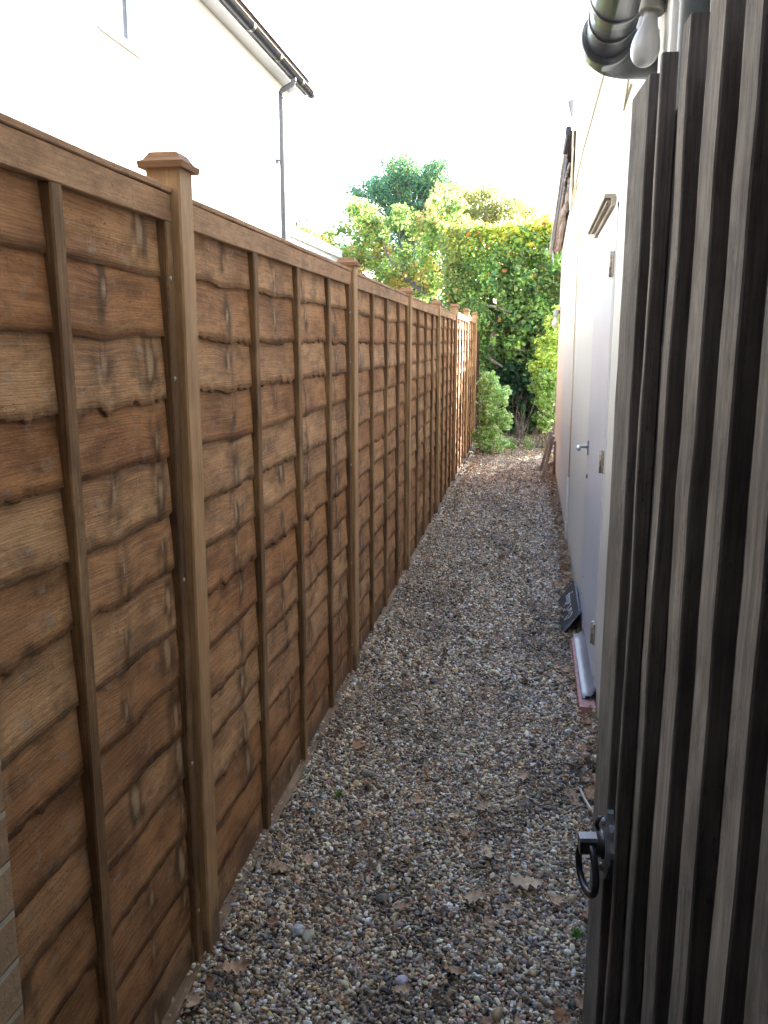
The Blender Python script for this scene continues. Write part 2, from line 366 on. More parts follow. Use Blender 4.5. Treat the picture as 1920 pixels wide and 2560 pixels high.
PAL = np.array([[.34,.27,.18],[.42,.35,.25],[.24,.17,.11],[.30,.21,.13],[.16,.13,.11],[.20,.20,.20],[.24,.25,.28],[.15,.16,.19],[.46,.43,.38],[.62,.60,.56],[.30,.17,.11],[.09,.085,.085],[.36,.32,.28],[.20,.15,.12]])
PW = np.array([14,12,9,8,8,8,6,5,8,5,3,8,10,8.]); PW /= PW.sum()
def pebbles():
    P = []; SZ = []
    y = 1.25
    def band(y0, y1, pitch, s0, x0=-.80, x1=.345, lift=0, frac=1.0):
        nx = int((x1-x0)/pitch); ny = int((y1-y0)/pitch)
        X, Y = np.meshgrid(np.arange(nx)*pitch+x0, np.arange(ny)*pitch+y0); X = X.ravel(); Y = Y.ravel()
        X = X+rng.normal(0, pitch*.42, X.size); Y = Y+rng.normal(0, pitch*.42, X.size)
        keep = rng.random(X.size) < frac; X = X[keep]; Y = Y[keep]
        s = s0*np.exp(rng.normal(0, .27, X.size)); Z = np.array([gz(a, b) for a, b in zip(X, Y)])+lift*rng.random(X.size)+s*.12
        P.append(np.stack([X, Y, Z], 1)); SZ.append(s)
    band(1.15, 3.6, .0074, .0104); band(1.15, 3.6, .0098, .0112, lift=.008)
    band(3.6, 7, .0096, .0128); band(3.6, 7, .0145, .0135, lift=.009)
    band(7, 12, .0130, .0165, x1=.42); band(12, 15.5, .018, .021, x0=-1.1, x1=.75, frac=.8)
    band(1.2, 12, .075, .023, lift=.004, frac=.35)
    P = np.concatenate(P); s = np.concatenate(SZ); n = len(P)
    scl = np.stack([s*rng.uniform(.85, 1.45, n), s*rng.uniform(.7, 1.05, n), s*rng.uniform(.6, 1.1, n)], 1)
    rot = np.stack([rng.normal(0, .45, n), rng.normal(0, .45, n), rng.uniform(0, 6.28, n)], 1)
    c = 1.25*np.array([1.05,1,.93])*PAL[rng.choice(len(PAL), n, p=PW)]*np.exp(rng.normal(0, .50, (n, 1)))*np.exp(rng.normal(0, .05, (n, 3)))
    # damp, soil-stained drifts in the gravel
    wet = np.array([mn.noise(Vector((p[0]*2.6+4, p[1]*1.7, 0))) for p in P[:, :2].tolist()] if False else [mn.noise(Vector((a*2.6+4, b*1.7, 0)))+.5*mn.noise(Vector((a*8, b*6, 5))) for a, b in P[:, :2]])
    c *= (1-.36*np.clip((wet-.05)*2.5, 0, 1))[:, None]
    col = np.concatenate([np.clip(c, 0, .85), np.ones((n, 1))], 1)
    scatter('gravel', P, rot, scl, rng.integers(0, 7, n), col, pcol, 'mixed tan, brown and blue grey pea gravel covering the path', 'gravel')
pebbles()

# oak leaf shapes (curled, lobed)
def oak_leaf(seed, L=.09, curl=.35, mat=None):
    r = random.Random(seed); n = 22; V = []; F = []
    for i in range(n+1):
        t = i/n; w = math.sin(math.pi*min(1, t*1.02))**.7*(.19+.13*t)*(1+.36*math.sin(t*24+seed)) * (1 if t > .12 else .12)
        w = max(w, .008); bend = curl*(t-.5)**2*.9+.03*mn.noise(Vector((t*4, seed, 0)))
        for j in range(5):
            a = (j-2)/2; z = bend+abs(a)**1.6*curl*.30*(1+.8*math.sin(t*9+seed+a))*.6+.05*mn.noise(Vector((t*6, a*2, seed)))
            V.append(((t-.5)*L, a*w*L*(1+.15*mn.noise(Vector((t*9, a, seed+3)))), z*L))
    for i in range(n):
        for j in range(4): F.append((i*5+j, i*5+j+1, (i+1)*5+j+1, (i+1)*5+j))
    me = bpy.data.meshes.new('dead_leaf'); me.from_pydata(V, [], F); me.polygons.foreach_set('use_smooth', [True]*len(F)); me.update()
    if mat: me.materials.append(mat)
    return me
lcol = bpy.data.collections.new('scrap_shapes')
for k in range(5): lcol.objects.link(bpy.data.objects.new('scrap', oak_leaf(k+11, 1.0, .5, M_litter)))
def litter():
    n = 9500; Y = 1.3+13.4*rng.random(n)**.9; X = rng.uniform(-.76, .32, n)
    e = rng.random(n) < .34; X[e] = .31-np.abs(rng.normal(0, .05, e.sum())); e2 = rng.random(n) < .10; X[e2] = -.74+np.abs(rng.normal(0, .04, e2.sum()))
    keep = (rng.random(n) < np.clip(.14+.055*Y, 0, 1)) | (e & (rng.random(n) < .5)); X = X[keep]; Y = Y[keep]; n = len(X)
    Z = np.array([gz(a, b) for a, b in zip(X, Y)])+.018+.008*rng.random(n)
    s = .024*np.exp(rng.normal(0, .35, n))*(1+.02*Y)
    scl = np.stack([s, s*rng.uniform(.6, 1.1, n), s], 1); rot = np.stack([rng.normal(0, .5, n), rng.normal(0, .5, n), rng.uniform(0, 6.28, n)], 1)
    lp = np.array([[.38,.27,.18],[.28,.19,.13],[.52,.40,.29],[.16,.11,.08],[.34,.21,.13],[.34,.28,.22]])
    c = lp[rng.integers(0, 6, n)]*np.exp(rng.normal(0, .2, (n, 1))); col = np.concatenate([c, np.ones((n, 1))], 1)
    scatter('leaf_litter', np.stack([X, Y, Z], 1), rot, scl, rng.integers(0, 5, n), col, lcol, 'small brown dead leaf scraps strewn over the gravel and along the wall', 'leaf litter')
litter()

def leafmat():
    m, nt, B, N, L = newmat('dry_oak_leaf'); oi = N.new('ShaderNodeObjectInfo'); tc = N.new('ShaderNodeTexCoord')
    c = ramp(N, L, oi.outputs['Random'], [(0, (.34, .20, .12)), (.25, (.58, .42, .29)), (.5, (.44, .25, .14)), (.75, (.66, .52, .38)), (1, (.48, .33, .22))])
    n = nz(N, L, tc.outputs['Object'], 60, 3, .6)
    c = mixc(N, L, .7, c, ramp(N, L, n, [(.3, (.5, .5, .5)), (.7, (1.2, 1.2, 1.2))]), 'MULTIPLY'); L.new(c, B.inputs['Base Color'])
    B.inputs['Roughness'].default_value = .7; tr = N.new('ShaderNodeBsdfTranslucent'); L.new(c, tr.inputs[0]); mx = N.new('ShaderNodeMixShader'); mx.inputs[0].default_value = .2
    L.new(B.outputs[0], mx.inputs[1]); L.new(tr.outputs[0], mx.inputs[2]); L.new(mx.outputs[0], N['Material Output'].inputs[0])
    return m
M_dry = leafmat()
LV = [oak_leaf(k*3+1, .080, .25+.1*(k % 3), M_dry) for k in range(6)]
def dead_leaf(x, y, s=1, rz=None, tilt=.30, v=None, label=None, lift=.027):
    o = bpy.data.objects.new('dead_leaf', LV[v if v is not None else random.randrange(6)]); COL.objects.link(o)
    o.location = (x, y, gz(x, y)+lift); o.rotation_euler = (random.gauss(0, tilt), random.gauss(0, tilt), rz if rz is not None else random.uniform(0, 6.28)); o.scale = (s, s, s)
    tag(o, label or 'dry brown lobed oak leaf lying loose on the gravel', 'leaf', 'dead leaves scattered on the gravel'); return o
# ground points read off the photograph's layout (metres)
spots = [(-.10,2.13,1.0),(-.16,2.43,.8),(-.11,2.60,.8),(-.13,2.70,.8),(-.20,2.52,.7),(-.33,2.60,.8),(-.44,2.50,.7),(-.52,2.68,.9),(-.60,2.95,1.0),(-.14,1.83,.85),(-.25,1.75,.7),
 (-.66,1.74,1.0),(-.72,1.62,.9),(-.62,1.92,.7),(.10,1.62,1.1),(.06,1.55,1.0),(.15,1.60,1.0),(.02,1.66,.9),(.12,1.72,.9),(.17,1.78,.8),(.08,1.50,1.1),(-.02,1.52,.9),(.20,1.95,.7),(.22,2.10,.8),(.12,2.15,.7),
 (.02,2.84,.9),(-.02,2.50,.8),(-.08,2.34,.7),(.20,2.98,.9),(.26,2.84,.9),(.29,3.15,.8),(.27,3.3,.8),(-.25,3.3,.6),(-.5,3.6,.8),(-.38,4.1,.6),(.0,4.0,.6),(.29,5.6,1.2),(.27,5.8,1.2),(.28,6.1,1.1),(.25,5.45,1.1),
 (-.35,5.2,.7),(-.1,5.9,.7),(-.45,6.8,.8),(.05,7.2,.8),(-.3,8.4,.9),(.0,9.0,.9),(-.6,2.2,.7),(-.68,2.15,.8),(-.06,2.02,.7),(-.30,2.05,.7)]
for _ in range(95):
    q_ = random.random(); spots.append((random.gauss(.10, .06), random.gauss(1.58, .07), random.uniform(.5, .95)) if q_ < .22 else ((.24+random.gauss(0, .03), random.uniform(1.9, 5.5), random.uniform(.4, .8)) if q_ < .60 else (random.uniform(-.66, .22), random.uniform(1.6, 6.5), random.uniform(.3, .62))))
spots = [(min(a, .27 if b > 1.9 else .16), max(b, 1.42), c) for a, b, c in spots]
for (x, y, s) in spots: dead_leaf(x, y, s*random.uniform(.85, 1.15))
dead_leaf(.03, 2.22, 1.35, .4, .12, 3, 'largest pale tan oak leaf, flat on the gravel left of the gate latch')
o = dead_leaf(.245, 2.72, 1.15, 1.3, .3, 1, 'curled reddish brown leaf at the foot of the cream wall, beside a pale twig', .03)
twm = plain('bleached_twig', (.55, .52, .47), .7, var=.15)
mb = MB(); mb.tube([(.215, 2.78, gz(.215, 2.78)+.022), (.222, 2.70, gz(.22, 2.7)+.036), (.238, 2.64, gz(.24, 2.64)+.03), (.262, 2.59, gz(.26, 2.6)+.022), (.27, 2.55, gz(.27, 2.55)+.02)], [.004, .005, .005, .004, .002], 8)
tag(mb.build('twig', twm), 'pale bent twig on the gravel at the foot of the cream wall', 'twig')
mb = MB(); mb.tube([(-.72, 4.55, .03), (-.60, 4.40, .025), (-.50, 4.33, .02), (-.40, 4.30, .02)], [.004, .004, .003, .002], 6); mb.tube([(-.60, 4.40, .025), (-.55, 4.50, .03)], .002, 5)
tag(mb.build('twig', M_bark), 'thin dark forked twig lying across the gravel near the fence', 'twig')
for (x, y, s, c, lb) in [(-.53, 2.78, .035, (.16, .17, .14), 'grey green rounded stone beside the foot of the timber fence'), (-.36, 2.10, .032, (.12, .11, .10), 'dark smooth egg shaped stone in the middle of the near gravel'),
                         (-.555, 1.93, .034, (.42, .43, .45), 'pale grey stone beside the foot of the nearest fence post'), (.02, 1.59, .028, (.06, .065, .075), 'nearly black round stone in the near gravel beside the leaf drift'), (-.26, 1.80, .026, (.45, .44, .52), 'pale lilac grey stone in the near gravel')]:
    bm = bmesh.new(); bmesh.ops.create_icosphere(bm, subdivisions=3, radius=s*.62)
    for v in bm.verts: v.co *= 1+.25*mn.noise(v.co*40); v.co.z *= .62
    for f in bm.faces: f.smooth = True
    me = bpy.data.meshes.new('stone'); bm.to_mesh(me); bm.free(); o = link('stone', me, plain('stone_'+str(x), c, .55, var=.25, scale=60)); o.location = (x, y, gz(x, y)+.012); o.rotation_euler = (0, 0, x*9); tag(o, lb, 'stone')

# ------------------------------------------------------------------ timber fence
HD = -.0089
FR = empty('garden_fence', (-.7295, 0, 0), 'brown stained waney lap timber fence with capped posts along the left of the path', 'fence', rz=-HD)
POST = [(1.785, 1.886), (3.70, 1.856), (5.57, 1.850), (7.56, 1.868), (9.45, 1.925), (11.42, 1.955), (13.42, 1.985)]
PW_ = .075
def post(y, zt):
    lx, ly = random.uniform(-.005, .004), random.uniform(-.006, .006)
    mb = MB(); mb.beam((-PW_/2, y+PW_/2, -.3), (-PW_/2+lx, y+PW_/2+ly, zt), PW_, PW_, .004, 10, .002, (0, 1, 0))
    p = mb.build('fence_post', M_post, FR)
    c = MB(); h = .0485; x0, y0 = -PW_/2+lx, y+PW_/2+ly; b = len(c.v)
    prof = [(h, zt-.001), (h+.002, zt+.012), (h-.008, zt+.017), (h*.62, zt+.033), (h*.55, zt+.034)]
    for (r, z) in prof:
        for (sx, sy) in ((-1,-1),(1,-1),(1,1),(-1,1)): c.v.append((x0+sx*r, y0+sy*r, z))
    for i in range(len(prof)-1):
        for j in range(4):
            a = i*4+j; q = i*4+(j+1) % 4; c.face([a, q, q+4, a+4], [(random.random()*3, c.v[a][2]), (j+.1, c.v[a][2]), (j+.1, c.v[a+4][2]), (j, c.v[a+4][2])])
    for i in range(len(c.uv)): k = i*3.3; c.uv[i] = [(k, 0), (k+.09, 0), (k+.09, .03), (k, .03)]
    c.face([0, 3, 2, 1]); n = 4*(len(prof)-1); c.face([n, n+1, n+2, n+3], [(0, 0), (.06, 0), (.06, .06), (0, .06)])
    c.build('post_cap', M_cap, p)
for (y, zt) in POST: post(y, zt)

def lap_boards(y0, y1, zb, zt, step, rows, seed):
    r = random.Random(seed); V = []; F = []; UV = []; C = []
    n = max(8, int((y1-y0)/step)); ys = np.linspace(y0, y1, n+1)
    nb = 14; pitch = (zt-zb-.02)/nb
    cols = [y0+(y1-y0)*f+r.uniform(-.05, .05) for f in ((.13, .62, .86) if seed % 2 else (.15, .39, .63, .9))]
    for b in range(nb+1):
        zbot = zb+(nb-1-b)*pitch+r.uniform(-.008, .008); H = pitch+.045
        if b == nb: break
        bv = r.random(); kn = []
        for c in cols:
            if r.random() < .78: kn.append((c+r.uniform(-.025, .025)+.006*(b-7), r.uniform(.25, .75)*pitch, r.choice([.008, .011, .014, .021]), r.uniform(.7, 1)))
        if r.random() < .25: kn.append((r.uniform(y0, y1), r.uniform(.02, .1), r.uniform(.005, .011), .7))
        q = r.uniform(0, 99); tilt = r.uniform(-.003, .003); base = len(V); ko = r.uniform(0, 90)
        wa = r.choice([.002, .004, .007]); jg = r.choice([0, .003, .006, .009])
        for y in ys:
            wv = wa*2*mn.noise(Vector((y*2.3, q, 0)))+.5*wa*mn.noise(Vector((y*9, q, 3))); ws = wv
            wv += jg*round(2.2*mn.noise(Vector((y*26, q, 7)))*1.0)/1.4 if jg else 0
            wv += jg*.5*mn.noise(Vector((y*90, q, 1)))
            bul = 0
            for (ky, kz, kr, ks) in kn:
                d = (y-ky)/(.055+kr); bul += -.009*ks*math.exp(-d*d)*(1 if kz < .08 else .6)
            zl = zbot+wv+bul
            for i in range(rows+1):
                t = i/rows; z = zl+(zbot+H-zl)*t; hz = z-zbot
                x = -.029-.0105*t+tilt*.5; vv = (z-(zbot+ws+bul)*.75-zbot*.25); cr_ = 0; dk = 0
                for (ky, kz, kr, ks) in kn:
                    dy = (y-ky); dz = (hz-kz); e = math.exp(-(dy/(.04+kr))**2-(dz/(.035+kr))**2)
                    x += .0045*ks*e; vv += .016*ks*math.exp(-(dy/(.03+kr))**2)*max(-1,min(1,dz/.012))*math.exp(-abs(dz)/.025)
                    rad = math.hypot(dy/(kr*.85), dz/(kr*1.7)); cr_ = max(cr_, ks*max(0, min(1, (1.0-rad)*2.5)))
                    dk = max(dk, ks*1.1*max(0, min(1, 1-abs(rad-1.25)/.55)), ks*1.35*math.exp(-(dy/(kr*2.4+.006+.01*mn.noise(Vector((z*22, q, 4)))))**2)*max(0, min(1, (1-abs(dz)/.085)*2))*max(0, min(1, mn.noise(Vector((y*30, z*24, q)))*2.4+.55)))
                x += .0018*mn.noise(Vector((y*3, z*10, q)))+.0005*mn.noise(Vector((y*16, z*90, q)))
                V.append((x, y, z)); C.append((cr_, min(1, dk), bv, 1)); UV.append((y+ko, vv+ko))
            V.append((-.029-.0065+tilt*.5, y, zl+.0012)); C.append((0, 0, bv, 1)); UV.append((y+ko, -.01+ko))
            V.append((-.054+tilt*.5, y, zbot+H)); C.append((0, 0, bv, 1)); UV.append((y+ko, H+.02+ko))
        m = rows+3
        for j in range(n):
            a = base+j*m; c = a+m
            for i in range(rows): F.append((a+i, c+i, c+i+1, a+i+1))
            F.append((a+rows+1, c+rows+1, c, a)); F.append((a+rows+2, c+rows+2, c+rows+1, a+rows+1)); F.append((a+rows, c+rows, c+rows+2, a+rows+2))
    me = bpy.data.meshes.new('lap_boards'); me.from_pydata(V, [], F)
    uv = me.uv_layers.new(name='UVMap'); li = np.empty(len(me.loops), 'i'); me.loops.foreach_get('vertex_index', li)
    uv.data.foreach_set('uv', np.array(UV, 'f')[li].ravel())
    a = me.color_attributes.new('wd', 'FLOAT_COLOR', 'POINT'); a.data.foreach_set('color', np.array(C, 'f').ravel())
    me.polygons.foreach_set('use_smooth', [(f % (rows+3)) < rows for f in range(len(F))]); me.update()
    return me

def panel(y0, y1, zt, bats, step, rows, seed, screws=True):
    p = link('fence_panel', lap_boards(y0, y1, .005, zt-.03, step, rows, seed), M_board, FR)
    n = 12 if seed < 3 else 4
    mb = MB(); mb.beam((-.024, y0+.002, zt-.042), (-.024, y1-.002, zt-.042), .018, .056, .002, n, .002); mb.build('top_rail', M_rail, p)
    mb = MB(); mb.beam((-.046, y0, zt-.0065), (-.046, y1, zt-.0065), .066, .013, .002, n, .003); mb.build('capping_strip', M_rail, p)
    mb = MB(); mb.beam((-.020, y0+.002, .004), (-.020, y1-.002, .004), .034, .044, .004, n, .003)
    mb.beam((-.022, y0+.002, -.046), (-.022, y1-.002, -.046), .028, .056, .002, 1); mb.build('bottom_rail', M_board2, p)
    for yb in bats:
        w = .036 if abs(yb-y1) > .05 and abs(yb-y0) > .05 else .034
        mb = MB(); mb.beam((-.027+random.uniform(-.001, .001), yb+random.uniform(-.004, .004), .026), (-.027, yb, zt-.071), w, .024, .003, n, .003, (1, 0, 0)); mb.build('batten', M_batten, p)
    if screws:
        for z in (.16, .55, 1.0, 1.45, 1.66):
            mb = MB(); mb.lathe([(.0045, 0), (.0045, .002), (.002, .003)], (-.0155, y1-.022, z), (1, 0, 0), 10); mb.build('screw', M_screw, p)
panel(.955, 1.783, 1.845, [1.325, 1.765], .006, 8, 1)
edges = [(POST[i][0]+PW_+.002, POST[i+1][0]-.002, min(POST[i][1], POST[i+1][1])-.008) for i in range(6)]
tops = [1.843, 1.838, 1.838, 1.853, 1.885, 1.915]
for i, (a, b, _) in enumerate(edges):
    L_ = b-a; panel(a, b, tops[i], [a+.017, a+.50*L_/1.84, a+.965*L_/1.84, a+1.43*L_/1.84, b-.018], (.008, .014, .02, .02, .025, .03)[i], (8, 7, 6, 5, 5, 5)[i], i+2, i < 5)
# older dark panel beyond the last post
OF = MB()
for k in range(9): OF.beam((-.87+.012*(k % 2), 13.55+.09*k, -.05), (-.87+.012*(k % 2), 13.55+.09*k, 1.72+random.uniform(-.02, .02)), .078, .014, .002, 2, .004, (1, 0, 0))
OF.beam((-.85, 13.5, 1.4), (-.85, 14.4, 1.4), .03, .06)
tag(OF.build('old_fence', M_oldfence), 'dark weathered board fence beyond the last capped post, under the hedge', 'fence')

OB = MB()  # fence added behind the hedge to keep sun off its lower part
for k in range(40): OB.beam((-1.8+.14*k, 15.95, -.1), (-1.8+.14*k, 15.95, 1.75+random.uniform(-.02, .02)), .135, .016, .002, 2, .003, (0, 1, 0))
tag(OB.build('old_fence', M_oldfence), 'added dark board fence behind the clipped hedge, there to shade its stems', 'fence')
# brick pier at the gateway
mb = MB(); mb.box((-1.15, .60, -.1), (-.682, .953, 2.1)); 
mb.box((-1.15, -3.2, -.1), (-.80, .598, 2.5))  # unseen wall added beside the camera to cut sky light
tag(mb.build('brick_pier', M_brick), 'yellowish brick gate pier at the near end of the fence, with an added unseen shading wall', 'pier')

# ------------------------------------------------------------------ cream building
XW = .316
CB = empty('cream_building', (XW, 5, 0), 'cream rendered house side wall with a white door, running along the right of the path', 'building')
def cb(mb, name, mat):
    o = mb.build(name, mat); o.location = (-XW, -5, 0); o.parent = CB; return o
mb = MB(); mb.box((XW, -7, -.2), (5.5, 8.26, 6.2)); mb.box((XW, 8.262, -.2), (5.5, 11.2, 2.82)); cb(mb, 'wall', M_cream)
mb = MB(); mb.box((.232, -3, -.1), (XW-.002, 1.95, 6.0)); cb(mb, 'wall_pier', M_cream)
mb = MB(); mb.box((-1.3, -3.2, 2.502), (.228, .12, 2.62)); cb(mb, 'added_shade_roof', M_roof)  # unseen roof added over the camera to darken gate and near ground
mb = MB(); mb.box((-4.2, -3.2, 2.625), (.228, -.05, 6.1)); cb(mb, 'added_sky_blocker', M_cream)  # unseen block added behind the camera to hold back sky light
mb = MB(); mb.box((-1.3, -3.35, -.1), (.228, -3.205, 2.5)); cb(mb, 'added_shade_back_wall', M_brick)  # unseen wall added behind the camera, closes off light from the rear
mb = MB(); mb.box((.20, -7, 6.2), (6, 8.4, 6.35)); 
mb.quad([(.262, 8.262, 3.40), (.20, 11.35, 2.72), (5.6, 11.35, 2.72), (5.6, 8.262, 3.40)]); mb.quad([(.262, 8.262, 3.37), (5.6, 8.262, 3.37), (5.6, 11.35, 2.69), (.20, 11.35, 2.69)])
cb(mb, 'roof', M_roof)
mb = MB(); mb.box((XW+.05, 8.27, 2.8), (5.4, 8.4, 3.36)); mb.v += [(XW+.02, 8.27, 2.82), (XW+.02, 11.2, 2.82), (XW+.02, 8.27, 3.36)]; n = len(mb.v); mb.face([n-3, n-2, n-1]); cb(mb, 'gable_infill', M_felt)
mb = MB(); mb.beam((.240, 8.60, 3.28), (.180, 11.40, 2.68), .035, .055, .004, 6, .006); cb(mb, 'bargeboard', wood('grey_bargeboard', (.60, .57, .52), (.50, .46, .42), (.34, .31, .28), .3, .3))
mb = MB(); mb.beam((.250, 8.28, 3.40), (.236, 8.62, 3.31), .05, .09, .012, 2); cb(mb, 'gutter_end', M_gutter)
mb = MB(); mb.beam((.238, 8.62, 3.305), (.226, 9.1, 3.20), .04, .06, .004, 2); cb(mb, 'cream_tape', M_cream)
mb = MB()
for k in range(4): mb.beam((.270-.008*k, 8.5+.1*k, 3.16-.05*k), (.212+.018*k, 11.3, 2.70-.012*k), .022, .03, .006, 9, .02)
mb.beam((.29, 8.6, 3.0), (.27, 11.15, 2.72), .045, .14, .01, 12, .03); cb(mb, 'eaves_timbers', M_felt)
mb = MB(); mb.tube([(.255, 8.6, 3.22), (.222, 9.8, 2.95), (.20, 11.3, 2.68), (.21, 11.4, 2.55)], .010, 8); cb(mb, 'lead_pipe', plain('blue_grey_lead', (.22, .26, .32), .5))
M_cable = plain('painted_cable', (.66, .56, .38), .5, var=.1)
mb = MB(); mb.tube([(XW-.006, 3.9, 2.86), (XW-.007, 5.0, 2.885), (XW-.006, 6.2, 2.90), (XW-.007, 6.75, 2.905), (XW-.012, 7.2, 2.84), (XW-.01, 8.0, 2.80)], .006, 6)
mb.tube([(XW-.006, 6.82, 2.86), (XW-.007, 6.80, 2.0), (XW-.006, 6.72, 1.2), (XW-.006, 6.66, .52)], .0055, 6)
mb.tube([(XW-.004, 3.35, 2.43), (XW-.02, 3.42, 2.36), (XW-.01, 3.3, 2.52), (XW-.02, 3.15, 2.62)], .005, 6)
mb.tube([(XW-.01, 6.9, 2.88), (XW-.02, 7.5, 2.80), (XW-.03, 8.1, 2.70), (XW-.02, 8.25, 2.95), (XW-.03, 8.24, 3.5)], .008, 6)
mb.tube([(XW-.012, 7.3, 2.78), (XW-.03, 7.9, 2.66), (XW-.035, 8.22, 2.80), (XW-.02, 8.24, 3.25)], .007, 6)
cb(mb, 'cable', M_cable)
mb = MB(); mb.tube([(XW-.008, 6.66, .50), (XW-.008, 6.63, .05)], .009, 8); mb.box((XW-.02, 6.64, .47), (XW-.002, 6.69, .52)); mb.box((XW-.02, 6.60, .04), (XW-.002, 6.66, .18)); cb(mb, 'wall_conduit', M_cream)
mb = MB(); mb.beam((.262, 8.28, 3.66), (.305, 8.30, 3.52), .02, .08, .002); cb(mb, 'loose_flashing', plain('flashing_grey', (.25, .24, .26), .6))
# door: a part of the building with its own fittings
mb = MB(); mb.box((XW-.006, 3.66, .04), (XW-.0005, 4.70, 2.055)); dr = cb(mb, 'door', M_door)
def sub(mb, name, mat): o = mb.build(name, mat); o.parent = dr; return o
mb = MB(); mb.box((XW-.004, 3.635, .02), (XW-.0003, 3.657, 2.08)); mb.box((XW-.004, 4.703, .02), (XW-.0003, 4.722, 2.08)); mb.box((XW-.004, 3.635, 2.058), (XW-.0003, 4.722, 2.078))
sub(mb, 'door_frame', M_white)
mb = MB(); mb.beam((XW-.020, 3.80, 2.128), (XW-.020, 4.93, 2.118), .050, .016, .002, 3, .002); mb.beam((XW-.008, 3.76, 2.100), (XW-.008, 4.80, 2.095), .020, .040, .002); mb.beam((XW-.03, 3.80, 2.105), (XW-.03, 4.78, 2.10), .012, .010, .002)
cb(mb, 'drip_ledge', wood('ledge_wood', (.52, .46, .36), (.42, .36, .27), (.25, .2, .15), .4, .3))
for z in (.28, 1.04, 1.845):
    y = 3.70; mb = MB(); mb.tube([(XW-.014, y-.012, z-.05), (XW-.014, y-.012, z+.05)], .0075, 12); mb.box((XW-.011, y-.045, z-.048), (XW-.0065, y+.03, z+.048))
    for dz in (-.03, -.01, .01, .03): mb.lathe([(.0085, 0), (.0085, .001)], (XW-.014, y-.012, z+dz), (0, 0, 1), 12)
    sub(mb, 'hinge', M_rust)
mb = MB(); mb.beam((XW-.010, 4.60, .955), (XW-.010, 4.60, 1.03), .035, .008, .003, 1, 0, (1, 0, 0)); mb.tube([(XW-.010, 4.60, .998), (XW-.045, 4.60, .998), (XW-.058, 4.592, .997), (XW-.062, 4.57, .996), (XW-.062, 4.49, .994)], [.010, .010, .010, .010, .008], 14); sub(mb, 'door_handle', M_steel)
mb = MB(); mb.lathe([(.013, 0), (.013, .004), (.006, .006)], (XW-.006, 4.60, .84), (-1, 0, 0), 14); sub(mb, 'keyhole', M_gutter)
for (y, z) in ((4.55, .30), (4.62, .19)):
    mb = MB(); mb.lathe([(.006, 0), (.005, .002)], (XW-.006, y, z), (-1, 0, 0), 8); sub(mb, 'screw', M_greypipe)

# soil pipe
SP = empty('soil_pipe', (.16, 2.4, 2.28), 'fat glossy black soil pipe with socket joints turning into the cream wall, above the gate', 'pipe')
def pt(mb, name, mat, par):
    o = mb.build(name, mat); o.location = -par.location; o.parent = par; return o
a = Vector((.155, 1.20, 2.255)); b = Vector((.163, 2.50, 2.292)); ax = (b-a).normalized()
mb = MB(); mb.lathe([(.0555, 0), (.0555, (b-a).length)], a, ax, 40); pt(mb, 'pipe', M_soil, SP)
mb = MB(); L0 = (b-a).length
mb.lathe([(.056, L0-.42), (.0645, L0-.418), (.0665, L0-.405), (.0665, L0-.385), (.0630, L0-.380), (.0630, L0-.35), (.061, L0-.345), (.056, L0-.33)], a, ax, 40); mb.lathe([(.056, L0-.245), (.0585, L0-.243), (.0585, L0-.228), (.056, L0-.226)], a, ax, 40); mb.lathe([(.05, L0-.80), (.0645, L0-.80), (.0645, L0-.42), (.056, L0-.418)], a, ax, 40)
pt(mb, 'pipe_collar', M_soil, SP)
mb = MB(); mb.lathe([(.056, L0-.11), (.0665, L0-.108), (.0685, L0-.095), (.0685, L0-.078), (.0645, L0-.07), (.0635, L0-.02)], a, ax, 40); pt(mb, 'elbow_socket', M_soil, SP)
mb = MB(); c0 = a+ax*(L0-.03); pts = []
for k in range(9):
    t = k/8*R(85); pts.append(c0+Vector((.075*(1-math.cos(t)), .075*math.sin(t), -.006*k/8)))
pts.append(pts[-1]+Vector((.10, .008, -.003))); mb.tube(pts, .0600, 36); pt(mb, 'elbow', M_soil, SP)
mb = MB(); mb.beam((.20, 2.15, 2.31), (.315, 2.2, 2.36), .05, .02, .004, 5, .02); mb.beam((.21, 2.2, 2.28), (.30, 2.25, 2.33), .02, .035, .004, 5, .02); pt(mb, 'bracket', M_felt, SP)
mb = MB(); mb.tube([(.286, 2.05, 2.47), (.284, 2.7, 2.465), (.283, 3.25, 2.46), (.29, 3.29, 2.46), (.318, 3.30, 2.46)], .0205, 18)
tag(mb.build('overflow_pipe', M_bluepipe), 'pale bluish overflow pipe between the black soil pipe and the light bulb', 'pipe')
mb = MB(); mb.tube([(.2195, 1.62, 1.2), (.2195, 1.62, 3.2)], .0112, 18)
tag(mb.build('conduit_pipe', M_conduit), 'thin glossy white vertical pipe on the cream pier behind the gate top', 'pipe')
mb = MB(); mb.tube([(.2085, 1.37, .9), (.2085, 1.37, 3.2)], .0205, 22)
tag(mb.build('downpipe', M_greypipe), 'dark blue grey vertical downpipe behind the top of the gate', 'pipe')

